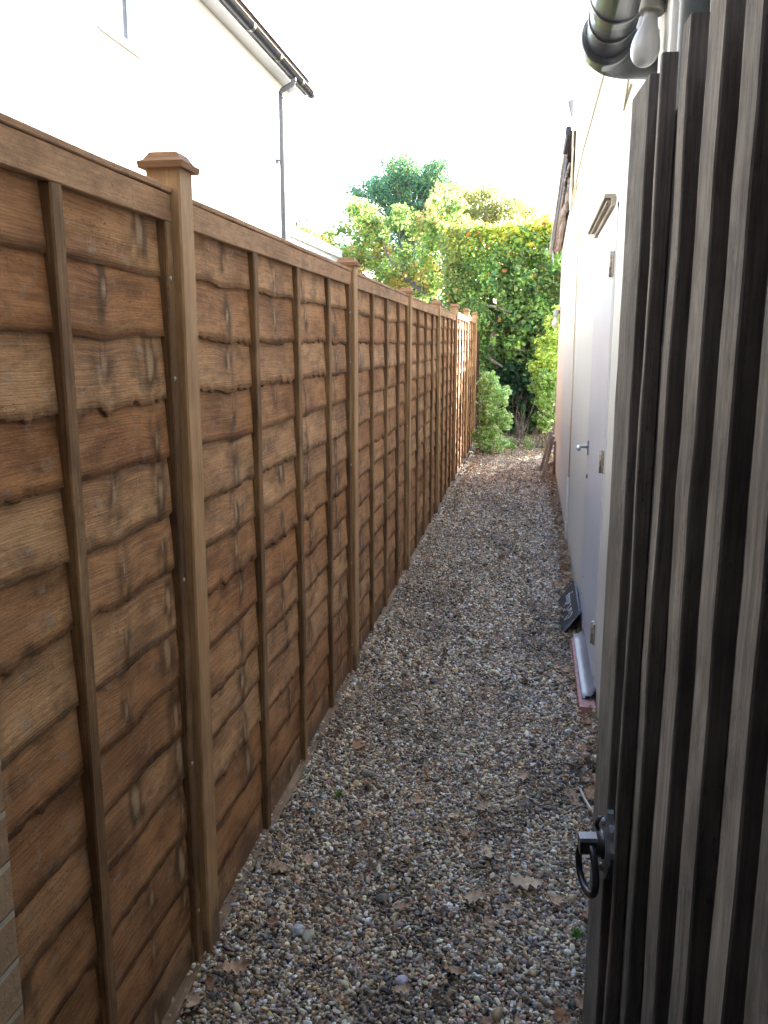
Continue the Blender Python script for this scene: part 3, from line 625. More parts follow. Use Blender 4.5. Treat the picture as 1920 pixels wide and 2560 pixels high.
# lamps
def lamp(loc, label, s=1, far=False):
    L = empty('wall_lamp', loc, label, 'lamp', 'bare bulb lamps on the cream wall')
    mb = MB(); ax = Vector((-.13, -.1, -1)).normalized(); prof = [(.004, .0)]
    for k in range(1, 25):
        t = k/24; h = t*.108
        if h < .012: r = .0145+.0015*(h/.012)
        else:
            q = (h-.012)/.096; r = .0160+(.030-.0160)*math.sin(min(1, q*1.62)*math.pi/2)**1.5 if q < .62 else .030*math.sqrt(max(0, 1-((q-.62)/.38)**2))
        prof.append((max(r, .001)*s, h*s))
    mb.lathe(prof, (0, 0, 0), ax, 28); b = mb.build('bulb', M_bulb, L)
    mb = MB(); mb.lathe([(.0150*s, -.004), (.0150*s, .010*s), (.013*s, .012*s)], (0, 0, 0), ax, 20); mb.build('bulb_neck', M_holder, b)
    mb = MB(); mb.lathe([(.019*s, -.072*s), (.0235*s, -.068*s), (.0240*s, -.03*s), (.0265*s, -.004*s), (.0245*s, -.001*s)], (0, 0, 0), ax, 28); mb.build('lamp_holder', M_holder, L)
    mb = MB(); mb.beam((.004, .01, .045*s), (.05, .03, .055*s), .03, .03, .004); mb.box((.044, -.03, -.07*s), (.052, .07, .10*s)); mb.build('backplate', M_holder if not far else M_plank, L)
    return L
lamp((.2055, 1.88, 2.158), 'bare white bulb in a grey holder hanging beside the black soil pipe', .93)
lamp((.262, 10.75, 1.86), 'small far bare white bulb lamp near the far corner of the cream wall', 1.15, True)

# ------------------------------------------------------------------ gate
# gate plane: x = A0 + B0*y, boards lapped, thick edges facing the gateway
A0, B0 = .1705, -.073
GT = empty('side_gate', (.16, .1, 0), 'dark weathered timber side gate with upright strips standing open on the right', 'gate')
gd = Vector((B0, 1, 0)).normalized(); gn = Vector((-1, B0, 0)).normalized()   # gn points to the path
def gp(y, out, z): return Vector((A0+B0*y, y, z))+gn*out
STR = [(1.019, .926, 1.782, .013), (.878, .867, 1.783, .014), (.793, .769, 1.780, .014), (.710, .667, 1.90, .015), (.621, .583, 1.86, .015), (.536, .500, 1.80, .015), (.468, .430, 1.79, .015), (.385, .350, 1.79, .015), (.30, .262, 1.79, .015)]
for k, (yf, yn, zt, th) in enumerate(STR):
    mb = MB(); NZ = 40; zs = np.linspace(-.02, zt, NZ); kk = k*3.7+1; B_ = len(mb.v); rg = .0020 if k in (2, 3) else .0013
    for z in zs:
        e1_ = rg*mn.noise(Vector((z*6, k*7, 0)))+rg*.8*mn.noise(Vector((z*38, k*3, 2))); e2_ = rg*1.3*mn.noise(Vector((z*5, k*5, 9)))+rg*.5*mn.noise(Vector((z*60, k*5, 9)))
        wy = -.006*max(0, z-1.1)*(1 if k == 2 else 0); e2_ += wy
        for p_ in (gp(yf+e2_*.4, -th, z), gp(yf+e2_*.4, -.0015, z), gp(yf-.0015+e2_*.4, e1_, z), gp(yn+.0015+e2_, e1_, z), gp(yn+e2_, -.0015+e1_, z), gp(yn+e2_, -th, z)): mb.v.append(tuple(p_))
    W_ = [0, .012, .014, .014+yf-yn, .016+yf-yn, .03+yf-yn, .06+2*(yf-yn)]
    for i in range(NZ-1):
        a = B_+i*6
        for p_ in range(6):
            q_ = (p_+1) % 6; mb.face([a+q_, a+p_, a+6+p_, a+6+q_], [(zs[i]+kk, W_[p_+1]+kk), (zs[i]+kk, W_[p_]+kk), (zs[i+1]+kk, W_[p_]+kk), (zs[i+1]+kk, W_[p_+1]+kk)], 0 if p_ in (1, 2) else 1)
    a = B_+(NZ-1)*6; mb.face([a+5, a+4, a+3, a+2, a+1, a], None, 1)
    o = mb.build('upright_strip' if k else 'latch_stile', [M_gateedge if k else M_gatestile, M_gateshade]); o.location = -GT.location; o.parent = GT
mb = MB(); y_ = 1.012
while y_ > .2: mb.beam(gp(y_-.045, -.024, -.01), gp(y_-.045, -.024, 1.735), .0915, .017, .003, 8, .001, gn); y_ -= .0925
pt(mb, 'backing_boards', M_gateshade, GT)
mb = MB()
for z in (.25, .95, 1.55): mb.beam(gp(.20, -.056, z), gp(1.01, -.056, z), .045, .09, .003, 3, .002)
mb.beam(gp(.22, -.056, .32), gp(.98, -.056, .90), .035, .08, .003)
pt(mb, 'back_rail', M_gateshade, GT)
# ring latch
H0 = gp(.903, .0005, .969)
mb = MB(); PO = []
for k in range(40):
    t = 2*math.pi*k/40; r = .030*(1+.10*math.cos(4*t)+.06*math.cos(8*t)); PO.append((r*math.cos(t)*.85, r*math.sin(t)*1.25))
b0 = len(mb.v)
for out in (-.003, .003):
    for (a_, z_) in PO: mb.v.append(tuple(H0+gd*a_+Vector((0, 0, z_))+gn*out))
for (a_, z_) in PO: mb.v.append(tuple(H0+gd*a_*.72+Vector((0, 0, z_*.72))+gn*.0065))
for ly in range(2):
    for k in range(40): q_ = (k+1) % 40; mb.face([b0+ly*40+k, b0+ly*40+q_, b0+(ly+1)*40+q_, b0+(ly+1)*40+k], None, 0)
mb.face([b0+80+k for k in range(40)])
for z_ in (.028, -.028): mb.lathe([(.005, .004), (.005, .008), (.002, .010)], H0+Vector((0, 0, z_)), gn, 10)
pt(mb, 'latch_plate', M_galv, GT)
mb = MB(); mb.lathe([(.016, .005), (.016, .009), (.0140, .010), (.0140, .014)], H0, gn, 20); mb.beam(H0+gn*.012+Vector((0, 0, .001)), H0+gn*.033, .020, .020, .003, 2, 0); pt(mb, 'latch_spindle', M_iron, GT)
mb = MB(); rc = H0+gn*.0225+Vector((0, 0, -.028)); sd = (gd*.975+gn*.22).normalized(); P = []
for k in range(33):
    t = 2*math.pi*k/32; z_ = .0305*math.cos(t); w_ = .027*math.sin(t)*(1.0-.15*math.cos(t)); P.append(rc+sd*w_+Vector((0, 0, z_)))
mb.tube(P, .0040, 12, caps=False); pt(mb, 'latch_ring', M_iron, GT)
mb = MB(); zz = .972; mb.tube([gp(.94, .0, zz+.008), gp(.94, .006, zz+.008), gp(.94, .009, zz), gp(.94, .006, zz-.008), gp(.94, .0, zz-.008)], .0028, 8); pt(mb, 'latch_staple', M_iron, GT)

# ------------------------------------------------------------------ things at the foot of the wall
mb = MB(); mb.beam((.278, 3.42, .022), (.283, 4.29, .020), .070, .045, .003, 6, .002)
tag(mb.build('timber_plank', M_red), 'red painted length of timber lying on the gravel under the door', 'timber')
HP = MB(); n = 10; ny = 12; b0 = 0
for j in range(ny+1):
    y = 3.50+.84*j/ny
    for (rr) in (.052, .0495):
        for i in range(n+1):
            t = R(176)+R(88)*i/n; cx_, cz_ = .2605, .104
            cx_ = .262; x = cx_+rr*math.cos(R(-94)+R(92)*i/n); z = .046+.052+rr*math.sin(R(-94)+R(92)*i/n); HP.v.append((x, y, z))
m_ = 2*(n+1)
for j in range(ny):
    for i in range(n):
        a = j*m_+i; HP.face([a, a+1, a+1+m_, a+m_], None, 0, True); a += n+1; HP.face([a+m_, a+m_+1, a+1, a], None, 0, True)
    for (p, q) in ((0, n+1), (n, 2*n+1)): a = j*m_; HP.face([a+p, a+q, a+q+m_, a+p+m_] if p else [a+p, a+p+m_, a+q+m_, a+q], None, 0)
for j, rev in ((0, 0), (ny, 1)):
    for i in range(n): a = j*m_+i; f = [a, a+n+1, a+n+2, a+1]; HP.face(f[::-1] if rev else f, None, 1)
HP.box((.272, 3.50, .0455), (.3125, 3.515, .060), 1)
hpo = HP.build('gutter_offcut', [M_halfpipe, M_gutter]); tag(hpo, 'curved pale grey offcut of plastic gutter leaning on the wall upon the red timber', 'gutter')

SLO = empty('slate_sign', (.225, 4.50, .0), 'dark slate house sign with white handwriting, leaning upside down against the wall', 'sign')
SLO.rotation_euler = (0, 0, 0)
# slate local frame: e1 along the wall (+y), e2 up the leaning face
p00 = Vector((.205, 4.46, .008)); e1 = Vector((.0, 1, 0)); e2 = Vector((.100, .03, .128)).normalized(); nn = e1.cross(e2).normalized()
if nn.x > 0: nn = -nn
SL, SH, ST = .62, .152, .008
mb = MB(); rr = random.Random(3)
def edge(n, f): return [f(i/n) for i in range(n)]
out = edge(14, lambda t: (t*SL, rr.uniform(-.001, .001)))+edge(5, lambda t: (SL+rr.uniform(-.003, .002), t*SH))+edge(14, lambda t: (SL-t*SL, SH+rr.uniform(-.001, .001)))+edge(6, lambda t: (rr.uniform(-.003, .003), SH-t*SH))
nO = len(out)
for dd in (0, -ST):
    for (a_, b_) in out: mb.v.append(tuple(p00+e1*a_+e2*b_+nn*dd))
mb.face(list(range(nO))); mb.face(list(range(2*nO-1, nO-1, -1)))
for k in range(nO): q = (k+1) % nO; mb.face([k, nO+k, nO+q, q], None, 1)
o = mb.build('slate_board', [M_slate, M_slateedge]); o.location = -SLO.location; o.parent = SLO
mb = MB()   # chipped rim at the near end
for k in range(16):
    t = rr.random(); a_ = abs(rr.gauss(0, .02)); b_ = t*SH*.98; c_ = p00+e1*(a_+.004)+e2*b_+nn*.0006
    s_ = rr.uniform(.003, .009); mb.quad([c_, c_+e1*s_+e2*s_*.3, c_+e1*s_*.8+e2*s_*1.4, c_-e1*s_*.1+e2*s_])
mb.quad([p00+e1*.01+e2*(SH-.006)+nn*.0007, p00+e1*(SL-.01)+e2*(SH-.004)+nn*.0007, p00+e1*(SL-.01)+e2*SH+nn*.0007, p00+e1*.01+e2*SH+nn*.0007])
o = mb.build('chipped_rim', M_slateedge); o.location = -SLO.location; o.parent = SLO
# handwriting "Our Cottage": strokes in letter units, x right, y up
G = {'O': ([[(.75,.95),(.5,1),(.2,.8),(.05,.45),(.2,.1),(.5,0),(.8,.2),(.9,.6),(.75,.95),(.5,.85),(.7,1.1)]], 1.1),
 'u': ([[(0,.5),(.05,.15),(.2,0),(.4,.15),(.5,.5),(.5,.1),(.62,0)]], .68), 'r': ([[(0,.45),(.08,.5),(.1,0)],[(.1,.3),(.25,.5),(.42,.48)]], .5),
 'C': ([[(.85,.85),(.7,1),(.4,1),(.12,.75),(.05,.4),(.2,.08),(.5,0),(.85,.15)]], 1.0), 'o': ([[(.25,.5),(.05,.35),(.08,.1),(.25,0),(.42,.15),(.42,.4),(.25,.5),(.5,.45)]], .52),
 't': ([[(.15,1.0),(.1,.2),(.2,0),(.35,.05)],[(-.05,.65),(.35,.68)]], .38), 'a': ([[(.42,.45),(.2,.5),(.05,.3),(.1,.05),(.28,.02),(.42,.3),(.42,.5),(.42,.1),(.55,0)]], .58),
 'g': ([[(.42,.45),(.2,.5),(.05,.3),(.1,.05),(.28,.02),(.42,.3),(.42,.5),(.40,-.3),(.25,-.45),(.05,-.35)]], .55), 'e': ([[(.05,.25),(.4,.3),(.35,.48),(.15,.48),(.04,.25),(.12,.03),(.3,0),(.48,.12)]], .5)}
mb = MB(); cur = 0; sc_ = .062
for ch in 'Our Cottage':
    if ch == ' ': cur += .35; continue
    st, wd = G[ch]
    for stp in st:
        # the sign stands upside down: reading runs +y, letter tops point down the face
        pts = [p00+e1*(.085+(cur+x_+.18*y_)*sc_)+e2*(SH*.66-y_*sc_)+nn*.0022 for (x_, y_) in stp]; mb.tube(pts, .0019, 5)
    cur += wd*1.02
o = mb.build('handwriting', M_chalk); o.location = -SLO.location; o.parent = SLO

# leaning timbers at the far corner
M_cut = plain('pale_cut_end', (.72, .72, .74), .6, var=.05)
def lean(A, B, w, d, label, up):
    mb = MB(); mb.beam(A, B, w, d, .003, 4, .003, up); o = mb.build('leaning_timber', M_plank); tag(o, label, 'timber', 'timbers leaning by the far corner')
    t = (Vector(B)-Vector(A)).normalized(); mb = MB(); mb.beam(Vector(B)+t*.0005, Vector(B)+t*.022, w-.002, d-.002, .003, 1, 0, up); mb.build('cut_end', M_cut, o)
lean((.160, 9.98, -.03), (.279, 10.25, .452), .060, .034, 'nearest grey timber leaning on the wall with a pale cut end', (1, 0, 0))
lean((.138, 10.55, -.03), (.268, 10.72, .465), .050, .034, 'grey timber leaning behind the nearest one, by the far wall corner', (1, 0, 0))
lean((.298, 10.05, -.03), (.294, 10.12, .42), .030, .026, 'short dark upright timber standing against the wall, right of the leaning pair', (1, 0, 0))

# ------------------------------------------------------------------ white house on the left
XH = -3.5
HO = empty('white_house', (XH, 8, 0), 'bright white rendered house beyond the fence with black gutter and downpipe', 'building')
def ho(mb, name, mat, par=None):
    o = mb.build(name, mat)
    if par is None: o.location = -HO.location; o.parent = HO
    else: o.parent = par
    return o
wy0, wy1, wz0, wz1 = 7.03, 7.62, 4.03, 4.85
mb = MB(); 
mb.box((-9, -6, -.1), (XH, wy0, 5.0)); mb.box((-9, wy1, -.1), (XH, 12.46, 5.0)); mb.box((-9, wy0, -.1), (XH, wy1, wz0)); mb.box((-9, wy0, wz1), (XH, wy1, 5.0)); mb.box((-9, wy0, wz0), (XH-.09, wy1, wz1))
ho(mb, 'wall', M_house)
mb = MB(); mb.box((XH-.088, wy0+.002, wz0), (XH-.05, wy0+.345, wz1)); mb.box((XH-.088, wy1-.03, wz0), (XH-.05, wy1-.002, wz1)); mb.box((XH-.088, wy0+.35, wz0), (XH-.05, wy1-.035, wz0+.04)); w = ho(mb, 'window', M_white)
mb = MB(); mb.box((XH-.082, wy0+.346, wz0+.04), (XH-.070, wy1-.031, wz1)); ho(mb, 'pane', M_glass, w)
mb = MB(); mb.beam((XH+.01, 6.93, 4.012), (XH+.01, 7.70, 4.012), .10, .035, .004); ho(mb, 'window_sill', M_white)
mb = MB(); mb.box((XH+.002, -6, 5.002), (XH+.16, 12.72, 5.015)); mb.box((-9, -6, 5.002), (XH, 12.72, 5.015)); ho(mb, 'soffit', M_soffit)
mb = MB(); mb.box((XH+.162, -6, 4.998), (XH+.182, 12.72, 5.16)); ho(mb, 'fascia', M_white)
mb = MB(); mb.quad([(XH+.27, -6, 5.17), (XH+.27, 12.75, 5.17), (-6.5, 12.75, 7.2), (-6.5, -6, 7.2)]); mb.quad([(XH+.27, -6, 5.14), (-6.5, -6, 7.17), (-6.5, 12.75, 7.17), (XH+.27, 12.75, 5.14)])
mb.quad([(-9.3, -6, 5.17), (-6.5, -6, 7.2), (-6.5, 12.75, 7.2), (-9.3, 12.75, 5.17)]); mb.face([len(mb.v)-1]*0 or [0, 3, 4]) if False else None
ho(mb, 'roof', M_roof)
mb = MB(); mb.v += [(XH, 12.45, 5.0), (-9, 12.45, 5.0), (-6.4, 12.45, 7.1)]; mb.face([0, 1, 2]); ho(mb, 'gable', M_house)
mb = MB(); gx, gz_ = XH+.245, 5.055
for s_ in range(2):
    for y in (-6, 12.80):
        for i in range(13): t = R(180)+R(180)*i/12; rr_ = .060-.004*s_; mb.v.append((gx+rr_*math.cos(t), y, gz_+rr_*math.sin(t)*1.05))
for i in range(12): mb.face([i, i+13, i+14, i+1], None, 0, True); mb.face([26+i+1, 26+i+14, 26+i+13, 26+i], None, 0, True)
mb.face([0, 13, 39, 26]); mb.face([12, 38, 51, 25]); mb.face([i+13 for i in range(13)])
mb.tube([(gx-.055, -6, gz_+.004), (gx-.055, 12.8, gz_+.004)], .008, 6); mb.tube([(gx+.058, -6, gz_+.004), (gx+.058, 12.8, gz_+.004)], .008, 6)
gut = ho(mb, 'gutter', M_gutter)
for y in (8.6, 10.05, 11.1, 12.15, 12.72):
    mb = MB()
    for i in range(13): 
        t = R(176)+R(188)*i/12
        for yy in (y-.035, y+.035): mb.v.append((gx+.067*math.cos(t), yy, gz_+.067*math.sin(t)*1.05))
    for i in range(12): mb.face([2*i, 2*i+1, 2*i+3, 2*i+2], None, 0, True)
    ho(mb, 'gutter_clip', M_gutter, gut)
mb = MB(); mb.tube([(gx, 12.78, gz_+.05), (gx, 12.83, gz_+.17), (gx, 12.92, gz_+.22), (gx, 12.98, gz_+.17), (gx, 12.95, gz_+.12)], .006, 6); ho(mb, 'wire_hook', M_gutter, gut)
mb = MB(); dx = XH+.068; DY = 11.84; mb.tube([(gx, DY, gz_-.05), (gx, DY, gz_-.10), (gx-.02, DY, gz_-.13), (dx+.02, DY, gz_-.20), (dx, DY, gz_-.23), (dx, DY, gz_-.32), (dx, DY, 0)], .035, 16)
for z in (gz_-.08, gz_-.28, 2.9): mb.lathe([(.036, -.03), (.036, .03)], (dx if z < 4.8 else gx, DY, z), (0, 0, 1), 16)
mb.box((XH+.001, DY-.06, 3.95), (dx, DY+.06, 3.98)); ho(mb, 'downpipe', M_pipegrey)
EX = empty('garage', (XH-1.5, 14, 0), 'low white flat roofed annexe beyond the white house, half hidden by the fence', 'building')
mb = MB(); mb.box((-7.5, 12.47, -.1), (XH+.01, 15.55, 3.05)); o = mb.build('wall', M_house); o.location = -EX.location; o.parent = EX
mb = MB(); mb.box((-7.55, 12.47, 3.052), (XH+.06, 15.62, 3.19)); o = mb.build('roof_coping', M_white); o.location = -EX.location; o.parent = EX

# ------------------------------------------------------------------ foliage
def leaves_mesh(name, P, size, cols, edge=None, flat=.0, aspect=.62, droop=.2, shape6=False):
    n = len(P); P = np.asarray(P, float); size = np.broadcast_to(np.asarray(size, float), (n,))*np.exp(rng.normal(0, .22, n))
    d = rng.normal(size=(n, 3)); d[:, 2] = d[:, 2]*(1-flat)-droop; d /= np.linalg.norm(d, axis=1)[:, None]
    nr = rng.normal(size=(n, 3)); nr[:, 2] += flat*2.5+.3; s = np.cross(d, nr); s /= np.linalg.norm(s, axis=1)[:, None]; u = np.cross(s, d)
    L = size[:, None]; w = L*aspect/2
    b = P-d*L/2; t = P+d*L/2-u*L*.12; l = P-s*w+u*L*.10; r = P+s*w+u*L*.10
    if shape6:
        l1 = P-d*L*.22-s*w+u*L*.06; l2 = P+d*L*.20-s*w*.85+u*L*.06; r1 = P-d*L*.22+s*w+u*L*.06; r2 = P+d*L*.20+s*w*.85+u*L*.06
        V = np.stack([b, l1, l2, t, r2, r1], 1).reshape(-1, 3); k = 6; F = np.arange(n)[:, None, None]*6+np.array([[0, 3, 2, 1], [0, 5, 4, 3]])[None]
    else:
        V = np.stack([b, l, t, r], 1).reshape(-1, 3); k = 4; F = np.arange(n)[:, None, None]*4+np.array([[0, 2, 1, 1], [0, 3, 2, 2]])[None]
    me = bpy.data.meshes.new(name)
    if shape6: me.from_pydata(V.tolist(), [], F.reshape(-1, 4).tolist())
    else: me.from_pydata(V.tolist(), [], F.reshape(-1, 4)[:, :3].tolist())
    c = np.repeat(cols[:, None, :], k, 1)
    if edge is not None:
        ei = [1, 2, 4, 5] if shape6 else [1, 3]
        c[:, ei, :] = edge[:, None, :]
    ca = np.concatenate([np.clip(c.reshape(-1, 3), 0, 1), np.ones((n*k, 1))], 1)
    a = me.color_attributes.new('col', 'FLOAT_COLOR', 'POINT'); a.data.foreach_set('color', ca.astype('f').ravel()); me.update()
    return me
def pal(n, cl, w, jit=.18):
    c = np.array(cl)[rng.choice(len(cl), n, p=np.array(w)/sum(w))]; return c*np.exp(rng.normal(0, jit, (n, 1)))*np.exp(rng.normal(0, .06, (n, 3)))
def clumps(centres, rad, per, squash=.8):
    P = []; I = []
    for i, c in enumerate(centres):
        n = int(per*random.uniform(.6, 1.4)); q = rng.normal(size=(n, 3)); q /= np.linalg.norm(q, axis=1)[:, None]; q *= (rng.random(n)**.45)[:, None]*rad*random.uniform(.6, 1.3); q[:, 2] *= squash
        P.append(q+np.array(c)); I += [i]*n
    return np.concatenate(P), np.array(I)
def blob(centre, rx, ry, rz, n, shell=.35):
    q = rng.normal(size=(n, 3)); q /= np.linalg.norm(q, axis=1)[:, None]; q *= (shell+(1-shell)*rng.random(n)**.5)[:, None]; return q*np.array([rx, ry, rz])+np.array(centre)
def limb(mb, a, b, r0, r1, n=7, w=.1, seg=8):
    a = Vector(a); b = Vector(b); L = (b-a).length; k = random.random()*50; pts = []; rs = []
    for i in range(n+1):
        t = i/n; o = Vector((mn.noise(Vector((t*2.5, k, 0))), mn.noise(Vector((t*2.5, k, 5))), mn.noise(Vector((t*2.5, k, 9)))*.5))*w*L*math.sin(math.pi*t); pts.append(a.lerp(b, t)+o); rs.append(r0+(r1-r0)*t)
    mb.tube(pts, rs, seg); return pts

# tall green tree, far
cs = []
def pxblob(x, y, rx, ry, n, Y=16.5, dY=.9):
    for _ in range(n):
        a = random.uniform(0, 6.28); r_ = math.sqrt(random.random()); cs.append(tuple(px(x+rx*r_*math.cos(a), y+ry*r_*math.sin(a), Y+random.uniform(-dY, dY))))
T = empty('tall_tree', (-4.1, 27, 0), 'tall blue green leafy tree rising highest behind the yellowing tree', 'tree')
for b_ in ((998, 425, 42, 34, 36), (945, 470, 40, 22, 16), (1045, 445, 75, 40, 50), (1085, 430, 34, 30, 16), (1000, 475, 75, 36, 46), (1090, 480, 60, 36, 34), (1130, 462, 26, 14, 7), (950, 490, 28, 18, 9), (905, 488, 30, 10, 6), (880, 478, 10, 8, 2), (1020, 530, 80, 34, 44), (1100, 530, 60, 30, 26), (1010, 590, 70, 50, 50), (1005, 660, 80, 50, 44), (900, 640, 60, 60, 24), (1130, 505, 50, 30, 26), (1070, 560, 70, 40, 34), (1105, 395, 8, 10, 2), (1003, 392, 8, 8, 2)): pxblob(*b_, Y=27, dY=1.2)
P, I = clumps(cs, .31, 66); v = rng.uniform(.65, 1.35, len(cs))[I]
mb = MB(); limb(mb, (-3.9, 27, -.1), (-3.9, 27, 5.4), .20, .05)
for c in cs[::4]: limb(mb, (-3.9, 27, min(4.8, max(1.5, c[2]-1.3))), c, .05, .012, 4)
o = mb.build('trunk', M_bark); o.parent = T; o.location = -T.location
o = link('crown', leaves_mesh('crown', P, .085, pal(len(P), [(.11, .21, .14), (.16, .28, .13), (.07, .15, .11), (.26, .32, .11)], [4, 4, 2, 2])*v[:, None]), M_leaf, T); o.location = -T.location

# feathery tree at far left
T = empty('distant_tree', (-6.4, 25, 0), 'small feathery grey green tree far behind the white annexe', 'tree')
cs = []
for (x, z, rx, rz, n) in ((-6.9, 4.2, .25, .9, 12), (-6.3, 4.1, .4, .7, 14), (-5.5, 3.7, .9, .6, 30), (-6.2, 3.0, 1.4, .9, 34), (-4.8, 3.5, .5, .5, 14)): cs += [tuple(c) for c in blob((x, 25, z), rx, .8, rz, n)]
P, I = clumps(cs, .25, 60); mb = MB(); limb(mb, (-6.2, 25, -.1), (-6.3, 25, 3.8), .13, .03)
for c in cs[::5]: limb(mb, (-6.2, 25, 2.4), c, .03, .008, 4)
o = mb.build('trunk', M_bark); o.parent = T; o.location = -T.location
o = link('crown', leaves_mesh('crown', P, .07, pal(len(P), [(.07, .13, .06), (.12, .17, .06), (.20, .20, .06)], [4, 3, 1])), M_leaf, T); o.location = -T.location

# yellowing tree with the curved grey limb
T = empty('autumn_tree', (-1.9, 16.5, 0), 'yellowing autumn tree with a curved grey limb behind the middle of the fence', 'tree')
mb = MB(); q = lambda a, b, Y=16.0: px(700+a/4.1475, 380+b/4.1475, Y)
main = [q(1900, 2300), q(1760, 1700), q(1530, 1470), q(1400, 1380), q(1270, 1290), q(1200, 1180), q(1120, 1120), q(1100, 1030), q(1060, 920), q(990, 830), q(900, 740), q(830, 700)]
base = Vector((main[0].x, 16.0, -.1)); mb.tube([base]+main, [.10, .085, .070, .052, .047, .043, .040, .037, .034, .029, .023, .016, .009], 10)
mb.tube([q(1110, 1100), q(1040, 1095), q(960, 1080), q(860, 1110)], [.02, .016, .012, .005], 8)
mb.tube([main[1], px(1112, 772, 15.3), px(1120, 757, 15.2), px(1129, 742, 15.1)], [.05, .05, .045, .04], 10)
mb.tube([q(1270, 1290), q(1300, 1100), q(1230, 900, 16.8), q(1250, 700, 16.9)], [.03, .02, .015, .006], 8); mb.tube([q(1500, 1450), q(1600, 1150, 16.9), q(1640, 900, 17)], [.04, .02, .008], 8)
for (a_, b_, c_, d_) in ((1060, 920, 1090, 700), (990, 830, 700, 900), (1200, 1180, 900, 1250), (1100, 1030, 900, 960), (1300, 1100, 1480, 900), (900, 740, 760, 620)): limb(mb, q(a_, b_), q(c_, d_, 16.5+random.uniform(-.4, .4)), .012, .003, 5, .12, 6)
o = mb.build('trunk', M_barkgrey); o.parent = T; o.location = -T.location
cs = []
def pxblob(x, y, rx, ry, n, Y=16.5, dY=.9):
    for _ in range(n):
        a = random.uniform(0, 6.28); r_ = math.sqrt(random.random()); cs.append(tuple(px(x+rx*r_*math.cos(a), y+ry*r_*math.sin(a), Y+random.uniform(-dY, dY))))
for b_ in ((900, 530, 32, 20, 12), (925, 565, 60, 26, 16), (990, 545, 30, 30, 7), (880, 620, 90, 50, 34), (800, 615, 60, 32, 14), (1010, 660, 90, 45, 24), (920, 690, 100, 40, 26), (1065, 570, 55, 40, 18), (1110, 515, 45, 22, 10), (1010, 720, 90, 28, 20), (1110, 620, 50, 60, 16), (850, 655, 60, 35, 12), (1120, 570, 50, 45, 18), (1150, 600, 40, 60, 14), (780, 600, 50, 25, 10), (1090, 690, 50, 50, 16)): pxblob(*b_)
P, I = clumps(cs, .20, 62); v = rng.uniform(.75, 1.25, len(cs))[I]; warm = (rng.random(len(cs)) < .22)[I]
c = pal(len(P), [(.19, .30, .08), (.30, .36, .10), (.12, .21, .07), (.38, .34, .11)], [5, 4, 3, 1])*v[:, None]; c2 = pal(len(P), [(.40, .31, .10), (.42, .25, .12), (.30, .28, .08)], [3, 1, 4])
c[warm] = c2[warm]; o = link('crown', leaves_mesh('crown', P, .075, c, aspect=.7), M_leaf, T); o.location = -T.location

# orange-tinged tree behind the hedge
T = empty('orange_tinged_tree', (-.6, 20, 0), 'olive and orange tinged tree showing just above the clipped hedge', 'tree'); cs = []
for b_ in ((1130, 530, 60, 40, 26), (1190, 500, 75, 30, 34), (1130, 500, 50, 30, 16), (1260, 520, 60, 22, 24), (1320, 545, 60, 22, 20), (1180, 560, 90, 40, 30)): pxblob(*b_, Y=20, dY=.8)
P, I = clumps(cs, .24, 60); mb = MB(); limb(mb, (-.9, 20, -.1), (-1.2, 20, 3.6), .12, .04)
for c in cs[::5]: limb(mb, (-1.1, 20, 2.8), c, .03, .008, 4)
o = mb.build('trunk', M_bark); o.parent = T; o.location = -T.location
o = link('crown', leaves_mesh('crown', P, .07, pal(len(P), [(.22, .24, .08), (.30, .28, .09), (.38, .27, .12), (.14, .19, .07)], [4, 3, 1, 2])), M_leaf, T); o.location = -T.location
# evergreen mass filling behind maple and hedge
T = empty('background_shrub', (-2.3, 21, 0), 'dark green bushy evergreen low behind the yellowing tree', 'tree'); cs = [tuple(c) for c in blob((-3.0, 21, 1.8), 2.2, .7, 1.3, 90, .1)]; pxblob(1075, 700, 70, 60, 40, Y=21, dY=.5); pxblob(1110, 770, 60, 40, 24, Y=20, dY=.5)
P, I = clumps(cs, .34, 70); mb = MB(); limb(mb, (-3, 21, -.1), (-3, 21, 2.4), .12, .04); o = mb.build('trunk', M_bark); o.parent = T; o.location = -T.location
o = link('crown', leaves_mesh('crown', P, .08, pal(len(P), [(.03, .08, .045), (.05, .11, .05), (.09, .15, .04)], [4, 3, 2])), M_leaf, T); o.location = -T.location

# clipped hedge
T = empty('clipped_hedge', (-.3, 15, 0), 'tall clipped leafy hedge with yellow sunlit top closing off the end of the path', 'hedge')
n = 15000
def hedge_pts(n, x0, x1, y0, y1, z0, z1, surf=.65):
    P = rng.random((n, 3))*np.array([x1-x0, y1-y0, z1-z0])+np.array([x0, y0, z0]); m = rng.random(n) < surf
    side = rng.choice(4, n, p=[.58, .22, .12, .08]); dpt = np.abs(rng.normal(0, .07, n))
    bumpy = np.array([.22*mn.noise(Vector(p)*2.2)+.12*mn.noise(Vector(p)*5.5)+.05*mn.noise(Vector(p)*12) for p in P])
    P[:, 1] = np.where(m & (side == 0), y0+dpt+bumpy, P[:, 1]); P[:, 2] = np.where(m & (side == 1), z1-dpt+bumpy, P[:, 2]); P[:, 0] = np.where(m & (side == 2), x0+dpt+bumpy, P[:, 0]); P[:, 1] = np.where(m & (side == 3), y1-dpt, P[:, 1])
    return P
P = np.concatenate([hedge_pts(19000, -1.46, .72, 14.3, 15.5, 1.75, 3.40), hedge_pts(9000, -1.0, .8, 14.45, 15.5, 1.05, 1.9, .5), hedge_pts(16000, -1.35, .8, 15.1, 15.7, .0, 3.1, 0), hedge_pts(12000, .75, 4.6, 14.2, 15.6, .1, 2.62, .7)])
